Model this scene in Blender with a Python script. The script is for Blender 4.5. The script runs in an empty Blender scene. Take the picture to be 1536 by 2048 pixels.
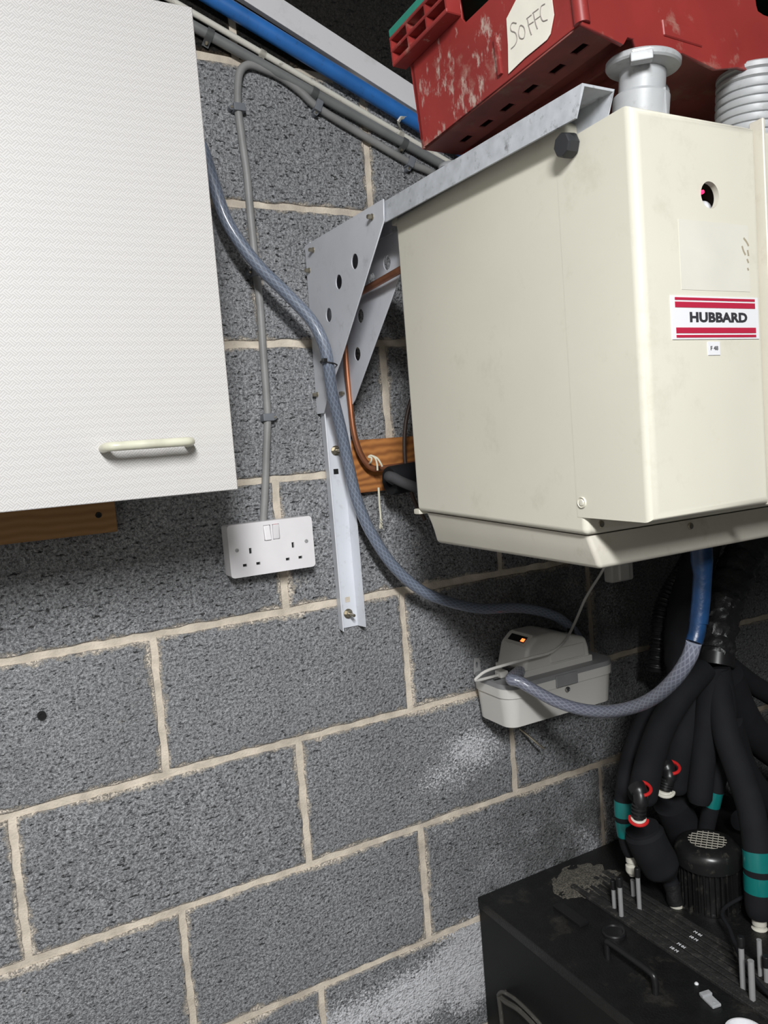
import bpy, bmesh, math, random
from mathutils import Vector, Matrix, Euler, noise

scene = bpy.context.scene
COL = scene.collection
random.seed(7)
PI = math.pi

# ------------------------------------------------------------------ camera
FPX = 1554.623
cam_data = bpy.data.cameras.new('camera')
cam = bpy.data.objects.new('camera', cam_data)
COL.objects.link(cam)
cam.location = (-.2272, -1.2355, .2611)
cam.rotation_euler = (1.4901, .0800, -.4926)
cam_data.sensor_fit = 'VERTICAL'
cam_data.sensor_height = 24
cam_data.lens = FPX / 2048 * 24
cam_data.clip_start = .01
scene.camera = cam
CAMLOC = Vector(cam.location)
CAMROT = Euler(cam.rotation_euler, 'XYZ').to_matrix()

# ------------------------------------------------------------------ world, light, exposure
world = bpy.data.worlds.new('world')
scene.world = world
world.use_nodes = True
world.node_tree.nodes['Background'].inputs[0].default_value = (.93, .97, 1, 1)
world.node_tree.nodes['Background'].inputs[1].default_value = .018

def area(name, loc, rot, sx, sy, power, col):
    l = bpy.data.lights.new(name, 'AREA')
    l.shape = 'RECTANGLE'; l.size = sx; l.size_y = sy; l.energy = power; l.color = col
    o = bpy.data.objects.new(name, l); COL.objects.link(o)
    o.location = loc; o.rotation_euler = rot
    return o
# the strip light on the ceiling, running away from the wall above the photographer
area('strip_light', (-.50, -1.92, 1.14), (math.radians(17), math.radians(-8), 0), .16, 1.2, 66, (.985, .995, 1))
vs = scene.view_settings
vs.view_transform = 'Standard'
vs.look = 'None'
vs.gamma = 1
vs.use_curve_mapping = False
vs.exposure = .72

# ------------------------------------------------------------------ helpers: places
AX = {'x': 0, 'y': 1, 'z': 2}
def at(px, py, ax, val):
    """the point of the plane ax = val that the camera sees at this place of the photograph"""
    d = CAMROT @ Vector(((px - 768) / FPX, -(py - 1024) / FPX, -1))
    i = AX[ax]
    return CAMLOC + d * ((val - CAMLOC[i]) / d[i])

# ------------------------------------------------------------------ helpers: materials
def mat(name, col=(.5, .5, .5), rough=.5, metal=0, coat=0, noise_amt=0, noise_scale=40, bump=0, bump_scale=200,
        dark=None, dirt=0, dirt_scale=12, dirt_col=(.08, .07, .05), emit=None, spec=.5, trans=0, stretch=None):
    m = bpy.data.materials.new(name)
    m.use_nodes = True
    nt = m.node_tree; N = nt.nodes; L = nt.links
    b = N['Principled BSDF']
    b.inputs['Base Color'].default_value = (*col, 1)
    b.inputs['Roughness'].default_value = rough
    b.inputs['Metallic'].default_value = metal
    b.inputs['Coat Weight'].default_value = coat
    b.inputs['Specular IOR Level'].default_value = spec
    b.inputs['Transmission Weight'].default_value = trans
    if emit:
        b.inputs['Emission Color'].default_value = (*emit[0], 1)
        b.inputs['Emission Strength'].default_value = emit[1]
    geo = N.new('ShaderNodeNewGeometry')
    src = geo.outputs['Position']
    if stretch:
        mp = N.new('ShaderNodeMapping'); mp.inputs['Scale'].default_value = stretch
        L.new(src, mp.inputs[0]); src = mp.outputs[0]
    cur = None
    if noise_amt:
        n = N.new('ShaderNodeTexNoise'); n.inputs['Scale'].default_value = noise_scale; n.inputs['Detail'].default_value = 6
        L.new(src, n.inputs['Vector'])
        r = N.new('ShaderNodeMapRange'); r.inputs[1].default_value = .35; r.inputs[2].default_value = .65
        L.new(n.outputs['Fac'], r.inputs[0])
        mx = N.new('ShaderNodeMix'); mx.data_type = 'RGBA'
        d = dark if dark else tuple(c * (1 - noise_amt) for c in col)
        mx.inputs[6].default_value = (*d, 1); mx.inputs[7].default_value = (*col, 1)
        L.new(r.outputs[0], mx.inputs[0]); cur = mx.outputs[2]
    if dirt:
        n = N.new('ShaderNodeTexNoise'); n.inputs['Scale'].default_value = dirt_scale; n.inputs['Detail'].default_value = 9
        n.inputs['Roughness'].default_value = .7
        L.new(src, n.inputs['Vector'])
        r = N.new('ShaderNodeMapRange'); r.inputs[1].default_value = .56; r.inputs[2].default_value = .72
        r.inputs[4].default_value = dirt
        L.new(n.outputs['Fac'], r.inputs[0])
        mx = N.new('ShaderNodeMix'); mx.data_type = 'RGBA'
        mx.inputs[6].default_value = (*col, 1); mx.inputs[7].default_value = (*dirt_col, 1)
        L.new(r.outputs[0], mx.inputs[0])
        if cur: L.new(cur, mx.inputs[6])
        cur = mx.outputs[2]
    if cur: L.new(cur, b.inputs['Base Color'])
    if bump:
        n = N.new('ShaderNodeTexNoise'); n.inputs['Scale'].default_value = bump_scale; n.inputs['Detail'].default_value = 4
        L.new(src, n.inputs['Vector'])
        bp = N.new('ShaderNodeBump'); bp.inputs['Strength'].default_value = bump; bp.inputs['Distance'].default_value = .002
        L.new(n.outputs['Fac'], bp.inputs['Height']); L.new(bp.outputs[0], b.inputs['Normal'])
    return m

def node_math(nt, op, a, b=None, clamp=False):
    n = nt.nodes.new('ShaderNodeMath'); n.operation = op; n.use_clamp = clamp
    for i, v in enumerate((a, b)):
        if v is None: continue
        if isinstance(v, (int, float)): n.inputs[i].default_value = v
        else: nt.links.new(v, n.inputs[i])
    return n.outputs[0]

def block_material(name, base, dark, light, mortar, powder=True):
    m = bpy.data.materials.new(name); m.use_nodes = True
    nt = m.node_tree; N = nt.nodes; L = nt.links; b = N['Principled BSDF']
    b.inputs['Roughness'].default_value = .9; b.inputs['Specular IOR Level'].default_value = .25
    M = lambda op, a, c=None, clamp=False: node_math(nt, op, a, c, clamp)
    geo = N.new('ShaderNodeNewGeometry'); P = geo.outputs['Position']
    tc = N.new('ShaderNodeTexCoord')
    def nz(scale, detail=3, rough=.5, vec=P):
        n = N.new('ShaderNodeTexNoise'); n.inputs['Scale'].default_value = scale
        n.inputs['Detail'].default_value = detail; n.inputs['Roughness'].default_value = rough
        L.new(vec, n.inputs['Vector']); return n.outputs['Fac']
    def rng(v, a, c, lo=0, hi=1):
        r = N.new('ShaderNodeMapRange'); r.inputs[1].default_value = a; r.inputs[2].default_value = c
        r.inputs[3].default_value = lo; r.inputs[4].default_value = hi
        L.new(v, r.inputs[0]); return r.outputs[0]
    def mix(f, a, c):
        x = N.new('ShaderNodeMix'); x.data_type = 'RGBA'
        for i, v in ((6, a), (7, c)):
            if isinstance(v, tuple): x.inputs[i].default_value = (*v, 1)
            else: L.new(v, x.inputs[i])
        if isinstance(f, float): x.inputs[0].default_value = f
        else: L.new(f, x.inputs[0])
        return x.outputs[2]
    grain = nz(230, 4, .6)
    fine = nz(520, 3, .6)
    blotch = nz(9, 5, .6)
    vor = N.new('ShaderNodeTexVoronoi'); vor.inputs['Scale'].default_value = 210; L.new(P, vor.inputs['Vector'])
    col = mix(rng(grain, .38, .66), dark, base)
    col = mix(rng(fine, .54, .72, 0, .75), col, light)
    col = mix(rng(blotch, .35, .7, 0, .32), col, dark)
    mp = N.new('ShaderNodeMapping'); mp.inputs['Scale'].default_value = (.42, 1, 1); L.new(P, mp.inputs[0])
    pit = rng(nz(220, 4, .62, mp.outputs[0]), .40, .31)
    col = mix(M('MULTIPLY', pit, .9), col, tuple(c * .22 for c in dark))  # shadows under the coarse grain painted into the colour
    # mortar smeared over the arrises
    sx = N.new('ShaderNodeSeparateXYZ'); L.new(tc.outputs['Object'], sx.inputs[0])
    dx = M('SUBTRACT', .22, M('ABSOLUTE', sx.outputs[0])); dz = M('SUBTRACT', .1075, M('ABSOLUTE', sx.outputs[2]))
    d = M('MINIMUM', dx, dz)
    rag = M('ADD', M('MULTIPLY', nz(45, 6, .7), .036), M('MULTIPLY', nz(7, 2), .024))
    smear = M('MULTIPLY', rng(M('SUBTRACT', M('ADD', rag, M('MULTIPLY', grain, .006)), d), .0265, .0320), rng(nz(300, 3, .6), .36, .5, .4, 1))
    col = mix(M('MULTIPLY', smear, .85), col, mortar)
    # thin yellowish mortar splashes
    spl = M('MULTIPLY', rng(nz(6.5, 7, .72), .64, .72), rng(grain, .42, .6))
    col = mix(M('MULTIPLY', spl, .55), col, tuple(c * .8 for c in mortar))
    if powder:
        # white salt bloom: three patches on the wall
        s2 = N.new('ShaderNodeSeparateXYZ'); L.new(P, s2.inputs[0])
        tot = None
        pw = []
        for (px_, py_, rx, rz, a) in ((948, 1497, .10, .055, 1.), (900, 1545, .09, .05, .7), (940, 1930, .12, .11, 1.9), (840, 1990, .17, .08, 1.3), (690, 2045, .16, .05, 1.1), (1235, 1212, .07, .07, .55), (1175, 1660, .10, .07, .35)):
            p_ = at(px_, py_, 'y', 0); pw.append((p_.x, p_.z, rx, rz, a))
        for (cx, cz, rx, rz, a) in pw:
            ex = M('DIVIDE', M('SUBTRACT', s2.outputs[0], cx), rx); ez = M('DIVIDE', M('SUBTRACT', s2.outputs[2], cz), rz)
            q = M('MULTIPLY', M('SUBTRACT', 1., M('ADD', M('MULTIPLY', ex, ex), M('MULTIPLY', ez, ez)), True), a)
            tot = q if tot is None else M('MAXIMUM', tot, q)
        patch = M('SUBTRACT', M('ADD', M('MULTIPLY', tot, .25), M('ADD', M('MULTIPLY', nz(210, 3, .75), 1.1), -.04)), M('MULTIPLY', nz(14, 5, .75), .42))
        on = rng(tot, 0, .15)
        col = mix(M('MULTIPLY', on, rng(patch, .45, .50)), col, (.74, .74, .77))
        # oily soiling low at the right, plus painted shade under and behind the unit
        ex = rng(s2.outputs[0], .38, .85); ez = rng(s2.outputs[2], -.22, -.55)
        soil_shade = M('MAXIMUM', M('MULTIPLY', M('MULTIPLY', ex, ez), rng(nz(11, 5, .7), .3, .55)), M('MAXIMUM', M('MULTIPLY', rng(s2.outputs[0], .86, 1.02), 1.3), M('MULTIPLY', M('MULTIPLY', rng(s2.outputs[0], .50, .72), rng(s2.outputs[2], -.30, -.12)), rng(nz(9, 5, .7), .25, .6, .45, 1.)), True), True)
        col = mix(M('MULTIPLY', soil_shade, .74), col, (.024, .023, .020))
    L.new(col, b.inputs['Base Color'])
    h = M('ADD', M('MULTIPLY', grain, 1.1), M('MULTIPLY', nz(90, 4, .6), 1.4))
    h = M('SUBTRACT', h, M('MULTIPLY', pit, 1.3))
    h = M('MULTIPLY', h, M('SUBTRACT', 1., M('MULTIPLY', smear, .6)))
    bp = N.new('ShaderNodeBump'); bp.inputs['Strength'].default_value = 1; bp.inputs['Distance'].default_value = .0048
    L.new(h, bp.inputs['Height']); L.new(bp.outputs[0], b.inputs['Normal'])
    return m

def woven_material():
    """white laminate printed with a fine basket weave"""
    m = bpy.data.materials.new('woven_laminate'); m.use_nodes = True
    nt = m.node_tree; N = nt.nodes; L = nt.links; b = N['Principled BSDF']
    M = lambda op, a, c=None, clamp=False: node_math(nt, op, a, c, clamp)
    geo = N.new('ShaderNodeNewGeometry'); s = N.new('ShaderNodeSeparateXYZ'); L.new(geo.outputs['Position'], s.inputs[0])
    u = M('MULTIPLY', M('ADD', s.outputs[0], s.outputs[2]), 300); v = M('MULTIPLY', M('SUBTRACT', s.outputs[0], M('ADD', s.outputs[2], 5.)), 300)
    fu = M('FLOOR', M('DIVIDE', M('ADD', u, 3000), 3)); fv = M('FLOOR', M('DIVIDE', M('ADD', v, 6000), 3))
    par = M('MODULO', M('ABSOLUTE', M('ADD', fu, fv)), 2)
    su = M('FRACT', M('ADD', u, 3000)); sv = M('FRACT', M('ADD', v, 6000))
    lu = M('MULTIPLY', M('LESS_THAN', su, .5), par)
    lv = M('MULTIPLY', M('LESS_THAN', sv, .5), M('SUBTRACT', 1., par))
    ln = M('ADD', lu, lv)
    n = N.new('ShaderNodeTexNoise'); n.inputs['Scale'].default_value = 5; n.inputs['Detail'].default_value = 6
    L.new(geo.outputs['Position'], n.inputs['Vector'])
    r = N.new('ShaderNodeMapRange'); r.inputs[1].default_value = .62; r.inputs[2].default_value = .75; r.inputs[4].default_value = .35
    L.new(n.outputs['Fac'], r.inputs[0])
    mx = N.new('ShaderNodeMix'); mx.data_type = 'RGBA'; L.new(ln, mx.inputs[0])
    mx.inputs[6].default_value = (.565, .55, .54, 1); mx.inputs[7].default_value = (.45, .435, .425, 1)
    m2 = N.new('ShaderNodeMix'); m2.data_type = 'RGBA'; L.new(r.outputs[0], m2.inputs[0]); L.new(mx.outputs[2], m2.inputs[6])
    m2.inputs[7].default_value = (.60, .58, .50, 1)
    L.new(m2.outputs[2], b.inputs['Base Color']); b.inputs['Roughness'].default_value = .55
    return m

def wood_material(name, a, c, knot=False):
    m = bpy.data.materials.new(name); m.use_nodes = True
    nt = m.node_tree; N = nt.nodes; L = nt.links; b = N['Principled BSDF']; b.inputs['Roughness'].default_value = .6
    geo = N.new('ShaderNodeNewGeometry'); mp = N.new('ShaderNodeMapping'); mp.inputs['Scale'].default_value = (1.2, 9, 14)
    L.new(geo.outputs['Position'], mp.inputs[0])
    n = N.new('ShaderNodeTexNoise'); n.inputs['Scale'].default_value = 3; n.inputs['Detail'].default_value = 3; L.new(mp.outputs[0], n.inputs['Vector'])
    w = N.new('ShaderNodeTexWave'); w.bands_direction = 'Z'; w.inputs['Scale'].default_value = 26
    w.inputs['Distortion'].default_value = 9 if knot else 4; w.inputs['Detail'].default_value = 2; w.inputs['Detail Scale'].default_value = .6
    L.new(geo.outputs['Position'], w.inputs['Vector'])
    f = node_math(nt, 'MULTIPLY', node_math(nt, 'ADD', w.outputs['Fac'], n.outputs['Fac']), .6, True)
    mx = N.new('ShaderNodeMix'); mx.data_type = 'RGBA'; L.new(f, mx.inputs[0])
    mx.inputs[6].default_value = (*a, 1); mx.inputs[7].default_value = (*c, 1); L.new(mx.outputs[2], b.inputs['Base Color'])
    return m

def hose_material(name, c1, c2, glossy=.25):
    """clear vinyl over a braided yarn, from the tube's own UVs"""
    m = bpy.data.materials.new(name); m.use_nodes = True
    nt = m.node_tree; N = nt.nodes; L = nt.links; b = N['Principled BSDF']
    M = lambda op, a, c=None, clamp=False: node_math(nt, op, a, c, clamp)
    uv = N.new('ShaderNodeUVMap'); s = N.new('ShaderNodeSeparateXYZ'); L.new(uv.outputs[0], s.inputs[0])
    k = 62.
    a = M('FRACT', M('ADD', M('MULTIPLY', s.outputs[0], 10), M('MULTIPLY', s.outputs[1], k)))
    d = M('FRACT', M('SUBTRACT', M('MULTIPLY', s.outputs[0], 10), M('MULTIPLY', s.outputs[1], k)))
    f = M('MAXIMUM', M('LESS_THAN', a, .28), M('LESS_THAN', d, .28))
    mx = N.new('ShaderNodeMix'); mx.data_type = 'RGBA'; L.new(f, mx.inputs[0])
    mx.inputs[6].default_value = (*c1, 1); mx.inputs[7].default_value = (*c2, 1); L.new(mx.outputs[2], b.inputs['Base Color'])
    b.inputs['Roughness'].default_value = .45; b.inputs['Coat Weight'].default_value = .8; b.inputs['Coat Roughness'].default_value = glossy * .5
    b.inputs['Subsurface Weight'].default_value = .25; b.inputs['Subsurface Scale'].default_value = .01
    b.inputs['Subsurface Radius'].default_value = (.5, .7, 1)
    return m

MORTAR = (.74, .655, .545)
M_ = {}
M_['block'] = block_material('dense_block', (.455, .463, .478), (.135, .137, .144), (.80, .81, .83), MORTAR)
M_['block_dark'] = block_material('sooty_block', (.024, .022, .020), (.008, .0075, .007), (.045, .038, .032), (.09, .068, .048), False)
M_['mortar'] = mat('mortar', MORTAR, .9, noise_amt=.3, noise_scale=30, bump=.6, bump_scale=350, dirt=.35, dirt_scale=9, dirt_col=(.22, .17, .12), spec=.2)
M_['plaster'] = mat('plaster', (.42, .41, .39), .9, noise_amt=.1)
M_['concrete'] = mat('concrete_floor', (.16, .155, .15), .8, noise_amt=.3, noise_scale=6, bump=.3)
M_['laminate'] = woven_material()
M_['carcass'] = mat('white_board', (.75, .74, .70), .5)
M_['handle'] = mat('ivory_plastic', (.60, .59, .47), .32, noise_amt=.15, noise_scale=50)
M_['pine'] = wood_material('brown_pine', (.24, .115, .035), (.38, .20, .075))  # brown pine grain of the wall batten
M_['pine2'] = wood_material('knotty_pine', (.17, .05, .012), (.52, .21, .055), True)
M_['white'] = mat('white_plastic', (.80, .78, .795), .35, noise_amt=.04, noise_scale=30)
M_['offwhite'] = mat('off_white_conduit', (.66, .64, .57), .45, dirt=.8, dirt_scale=60, dirt_col=(.12, .10, .07))
M_['trunk'] = mat('white_painted_trunking', (.70, .69, .71), .5, dirt=.35, dirt_scale=14, dirt_col=(.35, .33, .32))
M_['blue'] = mat('blue_pipe', (.028, .17, .52), .42, noise_amt=.25, noise_scale=18, dirt=.6, dirt_scale=90, dirt_col=(.02, .06, .14))
M_['grey_pvc'] = mat('grey_pvc', (.19, .195, .195), .45, noise_amt=.2, noise_scale=20)
M_['grey_cable'] = mat('grey_cable', (.27, .27, .265), .5, noise_amt=.2, noise_scale=25)
M_['clip'] = mat('grey_clip', (.16, .17, .19), .45)
M_['hose'] = hose_material('blue_braided_hose', (.125, .145, .19), (.20, .235, .30))
M_['hose2'] = hose_material('dusty_braided_hose', (.15, .16, .21), (.26, .275, .335))
M_['alu'] = mat('painted_grey_steel', (.64, .655, .70), .42, noise_amt=.10, noise_scale=9, dirt=.25, dirt_scale=40, dirt_col=(.2, .19, .18))
M_['chan'] = mat('white_grey_channel', (.70, .72, .77), .4, noise_amt=.06, noise_scale=9, dirt=.35, dirt_scale=50, dirt_col=(.3, .3, .3))
M_['galv'] = mat('speckled_galvanised_steel', (.52, .54, .575), .5, noise_amt=.2, noise_scale=60, dirt=.85, dirt_scale=75, dirt_col=(.10, .10, .10))
M_['bolt'] = mat('zinc_bolt', (.42, .38, .30), .35, metal=.9)
M_['cream'] = mat('cream_plastic', (.655, .63, .535), .42, noise_amt=.06, noise_scale=5, dirt=.22, dirt_scale=16, dirt_col=(.35, .30, .2))
M_['cream_dark'] = mat('aged_cream_plastic', (.60, .57, .49), .5, noise_amt=.08, noise_scale=8, dirt=.4, dirt_scale=16, dirt_col=(.3, .24, .17))
M_['black'] = mat('black_plastic', (.012, .012, .013), .35)
M_['knob'] = mat('black_knob', (.022, .023, .026), .5)
M_['black_matt'] = mat('black_void', (.006, .006, .006), .9)
M_['foam'] = mat('black_foam', (.0105, .011, .013), .85, noise_amt=.2, noise_scale=30, spec=.25)
M_['foam_grey'] = mat('grey_foam', (.055, .055, .058), .8, spec=.3)
M_['wrap'] = mat('black_wrap', (.014, .014, .015), .38, bump=1, bump_scale=90)
M_['teal'] = mat('teal_tape', (.005, .16, .15), .28, coat=.5)
M_['red'] = mat('red_crate', (.32, .036, .032), .42, noise_amt=.3, noise_scale=7, dirt=.75, dirt_scale=15, dirt_col=(.42, .30, .24))
M_['red_dirty'] = mat('grimy_red', (.20, .040, .030), .6, noise_amt=.4, noise_scale=20, dirt=.8, dirt_scale=14, dirt_col=(.17, .12, .075))
M_['green'] = mat('green_crate', (.03, .26, .19), .5, noise_amt=.2)
M_['paper'] = mat('note_paper', (.74, .71, .62), .8, noise_amt=.06, noise_scale=40)
M_['pencil'] = mat('pencil', (.32, .29, .27), .8)
M_['label_white'] = mat('label_white', (.72, .72, .74), .4)
M_['label_red'] = mat('label_red', (.42, .018, .05), .45)
M_['ink'] = mat('ink', (.03, .03, .035), .6)
M_['grey_plastic'] = mat('grey_fitting', (.40, .41, .42), .45, noise_amt=.1, dirt=.55, dirt_scale=50, dirt_col=(.16, .15, .14))
M_['grey_lid'] = mat('grey_lid', (.25, .25, .255), .45, noise_amt=.12, noise_scale=30)
M_['pump'] = mat('pump_plastic', (.60, .585, .55), .38)
M_['led'] = mat('orange_lamp', (.8, .1, .02), .4, emit=((1, .13, .03), 2.2))
M_['led_red'] = mat('red_lamp', (.8, .02, .05), .4, emit=((1, .02, .12), 1.2))
M_['copper'] = mat('copper', (.46, .19, .10), .38, metal=.7, noise_amt=.3, noise_scale=40)
M_['string'] = mat('string', (.66, .63, .50), .9)
M_['steel'] = mat('brushed_steel', (.36, .36, .36), .4, metal=.2)
M_['chrome'] = mat('dull_chrome', (.5, .5, .5), .2, metal=1)
M_['machine'] = mat('black_casing', (.007, .0075, .0075), .5, spec=.25, bump=.15, bump_scale=500)
M_['machine_top'] = mat('dusty_black_top', (.010, .010, .010), .42, noise_amt=.3, dirt=.6, dirt_scale=13, dirt_col=(.075, .068, .057), bump=.6, bump_scale=300)
M_['machine_mat'] = mat('gritty_ribbed_rubber', (.022, .021, .020), .75, noise_amt=.5, noise_scale=60, dirt=.8, dirt_scale=60, dirt_col=(.085, .08, .068), bump=1, bump_scale=300)
M_['grit'] = mat('pale_grit', (.17, .155, .125), .95, noise_amt=.8, noise_scale=300, bump=1, bump_scale=400)
M_['motor'] = mat('motor_black', (.012, .012, .012), .30, noise_amt=.2, dirt=.5, dirt_scale=60, dirt_col=(.10, .095, .08))
M_['mesh'] = mat('dusty_guard_wire', (.40, .38, .32), .7)
M_['fit_white'] = mat('fitting_white', (.62, .60, .52), .4)
M_['residue'] = mat('sticker_residue', (.65, .635, .56), .5, noise_amt=.05, noise_scale=20)
M_['smudge'] = mat('glue_smudge', (.34, .29, .21), .8)
M_['fit_red'] = mat('fitting_red', (.55, .02, .02), .35)
M_['blue_tape'] = mat('blue_tape', (.009, .042, .12), .35, noise_amt=.4, noise_scale=40, bump=.4, bump_scale=120)
M_['brown_cable'] = mat('brown_cable', (.05, .03, .022), .5)
M_['pink'] = mat('red_plug', (.40, .02, .03), .4)
M_['yellow'] = mat('yellow_print', (.45, .5, .02), .5)

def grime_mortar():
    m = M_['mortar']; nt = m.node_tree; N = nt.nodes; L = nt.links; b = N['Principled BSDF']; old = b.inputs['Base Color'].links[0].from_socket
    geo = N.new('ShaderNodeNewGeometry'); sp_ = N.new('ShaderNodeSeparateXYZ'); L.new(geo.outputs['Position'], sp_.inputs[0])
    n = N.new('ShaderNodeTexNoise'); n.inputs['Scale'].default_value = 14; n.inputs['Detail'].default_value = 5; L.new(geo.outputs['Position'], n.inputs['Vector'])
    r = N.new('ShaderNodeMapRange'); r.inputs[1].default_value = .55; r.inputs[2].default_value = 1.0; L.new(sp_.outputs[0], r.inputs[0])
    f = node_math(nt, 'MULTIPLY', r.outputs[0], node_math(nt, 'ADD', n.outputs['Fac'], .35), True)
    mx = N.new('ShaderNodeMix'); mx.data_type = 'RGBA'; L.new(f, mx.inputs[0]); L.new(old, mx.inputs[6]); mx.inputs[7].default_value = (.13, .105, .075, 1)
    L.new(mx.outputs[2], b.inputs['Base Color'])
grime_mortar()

# ------------------------------------------------------------------ helpers: meshes
def link(name, me, material=None, parent=None, loc=None):
    o = bpy.data.objects.new(name, me)
    COL.objects.link(o)
    if material is not None and me is not None and not me.materials: me.materials.append(material)
    if parent is not None: o.parent = parent
    if loc is not None: o.location = loc
    return o
def obj(name, bm, material, parent=None, smooth=True, angle=35):
    me = bpy.data.meshes.new(name)
    if parent is not None:
        bm.transform(parent.matrix_world.inverted() if False else Matrix.Translation(-Vector(parent_origin(parent))))
    bmesh.ops.recalc_face_normals(bm, faces=bm.faces[:])
    if smooth:
        for f in bm.faces: f.smooth = True
        lim = math.radians(angle)
        for e in bm.edges:
            if len(e.link_faces) == 2 and e.calc_face_angle(0) > lim: e.smooth = False
    bm.to_mesh(me); bm.free()
    o = link(name, me, material, parent)
    if smooth:
        w = o.modifiers.new('weighted_normals', 'WEIGHTED_NORMAL'); w.keep_sharp = True; w.weight = 80
    return o
def parent_origin(o):
    v = Vector((0, 0, 0))
    while o is not None:
        v += o.location; o = o.parent
    return v
def thing(name, label, cat, loc, group=None):
    o = bpy.data.objects.new(name, None); COL.objects.link(o)
    o.empty_display_size = .02
    o.location = loc; o['label'] = label; o['category'] = cat
    if group: o['group'] = group
    return o
def tag(o, label, cat, group=None):
    o['label'] = label; o['category'] = cat
    if group: o['group'] = group
    return o
def struct(o): o['kind'] = 'structure'; return o

def box(bm, x0, x1, y0, y1, z0, z1, bev=0, seg=2):
    M0 = Matrix.Translation(((x0 + x1) / 2, (y0 + y1) / 2, (z0 + z1) / 2)) @ Matrix.Diagonal((x1 - x0, y1 - y0, z1 - z0, 1))
    r = bmesh.ops.create_cube(bm, size=1, matrix=M0)
    if bev:
        es = list({e for v in r['verts'] for e in v.link_edges})
        bmesh.ops.bevel(bm, geom=es, offset=bev, segments=seg, affect='EDGES', profile=.5)
    return bm
def B(*a, **k): return box(bmesh.new(), *a, **k)

def smooth_path(pts, n=6):
    pts = [Vector(p) for p in pts]
    if len(pts) < 3: return pts
    P = [pts[0] * 2 - pts[1]] + pts + [pts[-1] * 2 - pts[-2]]
    out = []
    for i in range(1, len(P) - 2):
        a, b, c, d = P[i - 1], P[i], P[i + 1], P[i + 2]
        for k in range(n):
            t = k / n
            out.append(.5 * ((2 * b) + (c - a) * t + (2 * a - 5 * b + 4 * c - d) * t * t + (3 * b - a - 3 * c + d) * t ** 3))
    out.append(pts[-1])
    return out
def tube(bm, path, rad, seg=12, cap=True, flat=None):
    """sweep a circle along path; rad a number or a function of 0..1"""
    path = [Vector(p) for p in path]
    n = len(path); uvl = bm.loops.layers.uv.verify()
    T = [(path[min(i + 1, n - 1)] - path[max(i - 1, 0)]).normalized() for i in range(n)]
    up = Vector((0, 0, 1)) if abs(T[0].z) < .9 else Vector((1, 0, 0))
    N = (up - T[0] * up.dot(T[0])).normalized()
    rings = []; L = 0; lens = []
    for i in range(n):
        if i:
            L += (path[i] - path[i - 1]).length
            N = (N - T[i] * N.dot(T[i])).normalized()
        lens.append(L)
    tot = max(L, 1e-6); N = (up - T[0] * up.dot(T[0])).normalized()
    for i in range(n):
        N = (N - T[i] * N.dot(T[i])).normalized(); Bn = T[i].cross(N)
        r = rad(lens[i] / tot) if callable(rad) else rad
        rings.append([bm.verts.new(path[i] + (N * math.cos(2 * PI * k / seg) + Bn * math.sin(2 * PI * k / seg) * (flat or 1)) * r) for k in range(seg)])
    for i in range(n - 1):
        for k in range(seg):
            f = bm.faces.new((rings[i][k], rings[i][(k + 1) % seg], rings[i + 1][(k + 1) % seg], rings[i + 1][k]))
            for lp, (u, v) in zip(f.loops, ((k, i), (k + 1, i), (k + 1, i + 1), (k, i + 1))):
                lp[uvl].uv = (u / seg, lens[v])
    if cap:
        bm.faces.new(rings[0][::-1]); bm.faces.new(rings[-1])
    return bm
def TB(path, rad, **k): return tube(bmesh.new(), path, rad, **k)

def lathe(bm, prof, origin, axis=(0, 0, 1), seg=32):
    """prof = [(radius, height)...] about axis"""
    ax = Vector(axis).normalized()
    a = Vector((1, 0, 0)) if abs(ax.x) < .8 else Vector((0, 1, 0))
    a = (a - ax * a.dot(ax)).normalized(); c = ax.cross(a); o = Vector(origin)
    rings = []
    for r, h in prof:
        if r < 1e-6: rings.append([bm.verts.new(o + ax * h)])
        else: rings.append([bm.verts.new(o + ax * h + (a * math.cos(2 * PI * k / seg) + c * math.sin(2 * PI * k / seg)) * r) for k in range(seg)])
    for A, Bq in zip(rings, rings[1:]):
        for k in range(seg):
            k2 = (k + 1) % seg
            if len(A) == 1 and len(Bq) == 1: continue
            if len(A) == 1: bm.faces.new((A[0], Bq[k2], Bq[k]))
            elif len(Bq) == 1: bm.faces.new((A[k], A[k2], Bq[0]))
            else: bm.faces.new((A[k], A[k2], Bq[k2], Bq[k]))
    if len(rings[0]) > 1: bm.faces.new(rings[0][::-1])
    if len(rings[-1]) > 1: bm.faces.new(rings[-1])
    return bm
def LT(*a, **k): return lathe(bmesh.new(), *a, **k)

def prism(bm, pts, axis, a, b, bev=0, seg=2):
    """extrude the polygon pts (the other two coordinates) along axis from a to b"""
    def mk(p, t):
        if axis == 'x': return Vector((t, p[0], p[1]))
        if axis == 'y': return Vector((p[0], t, p[1]))
        return Vector((p[0], p[1], t))
    A = [bm.verts.new(mk(p, a)) for p in pts]; Bq = [bm.verts.new(mk(p, b)) for p in pts]
    fs = [bm.faces.new(A), bm.faces.new(Bq[::-1])]
    n = len(pts)
    for i in range(n): fs.append(bm.faces.new((A[i], Bq[i], Bq[(i + 1) % n], A[(i + 1) % n])))
    bmesh.ops.recalc_face_normals(bm, faces=fs)
    if bev:
        es = list({e for f in fs for e in f.edges})
        bmesh.ops.bevel(bm, geom=es, offset=bev, segments=seg, affect='EDGES', profile=.5)
    return bm
def PR(*a, **k): return prism(bmesh.new(), *a, **k)

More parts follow.
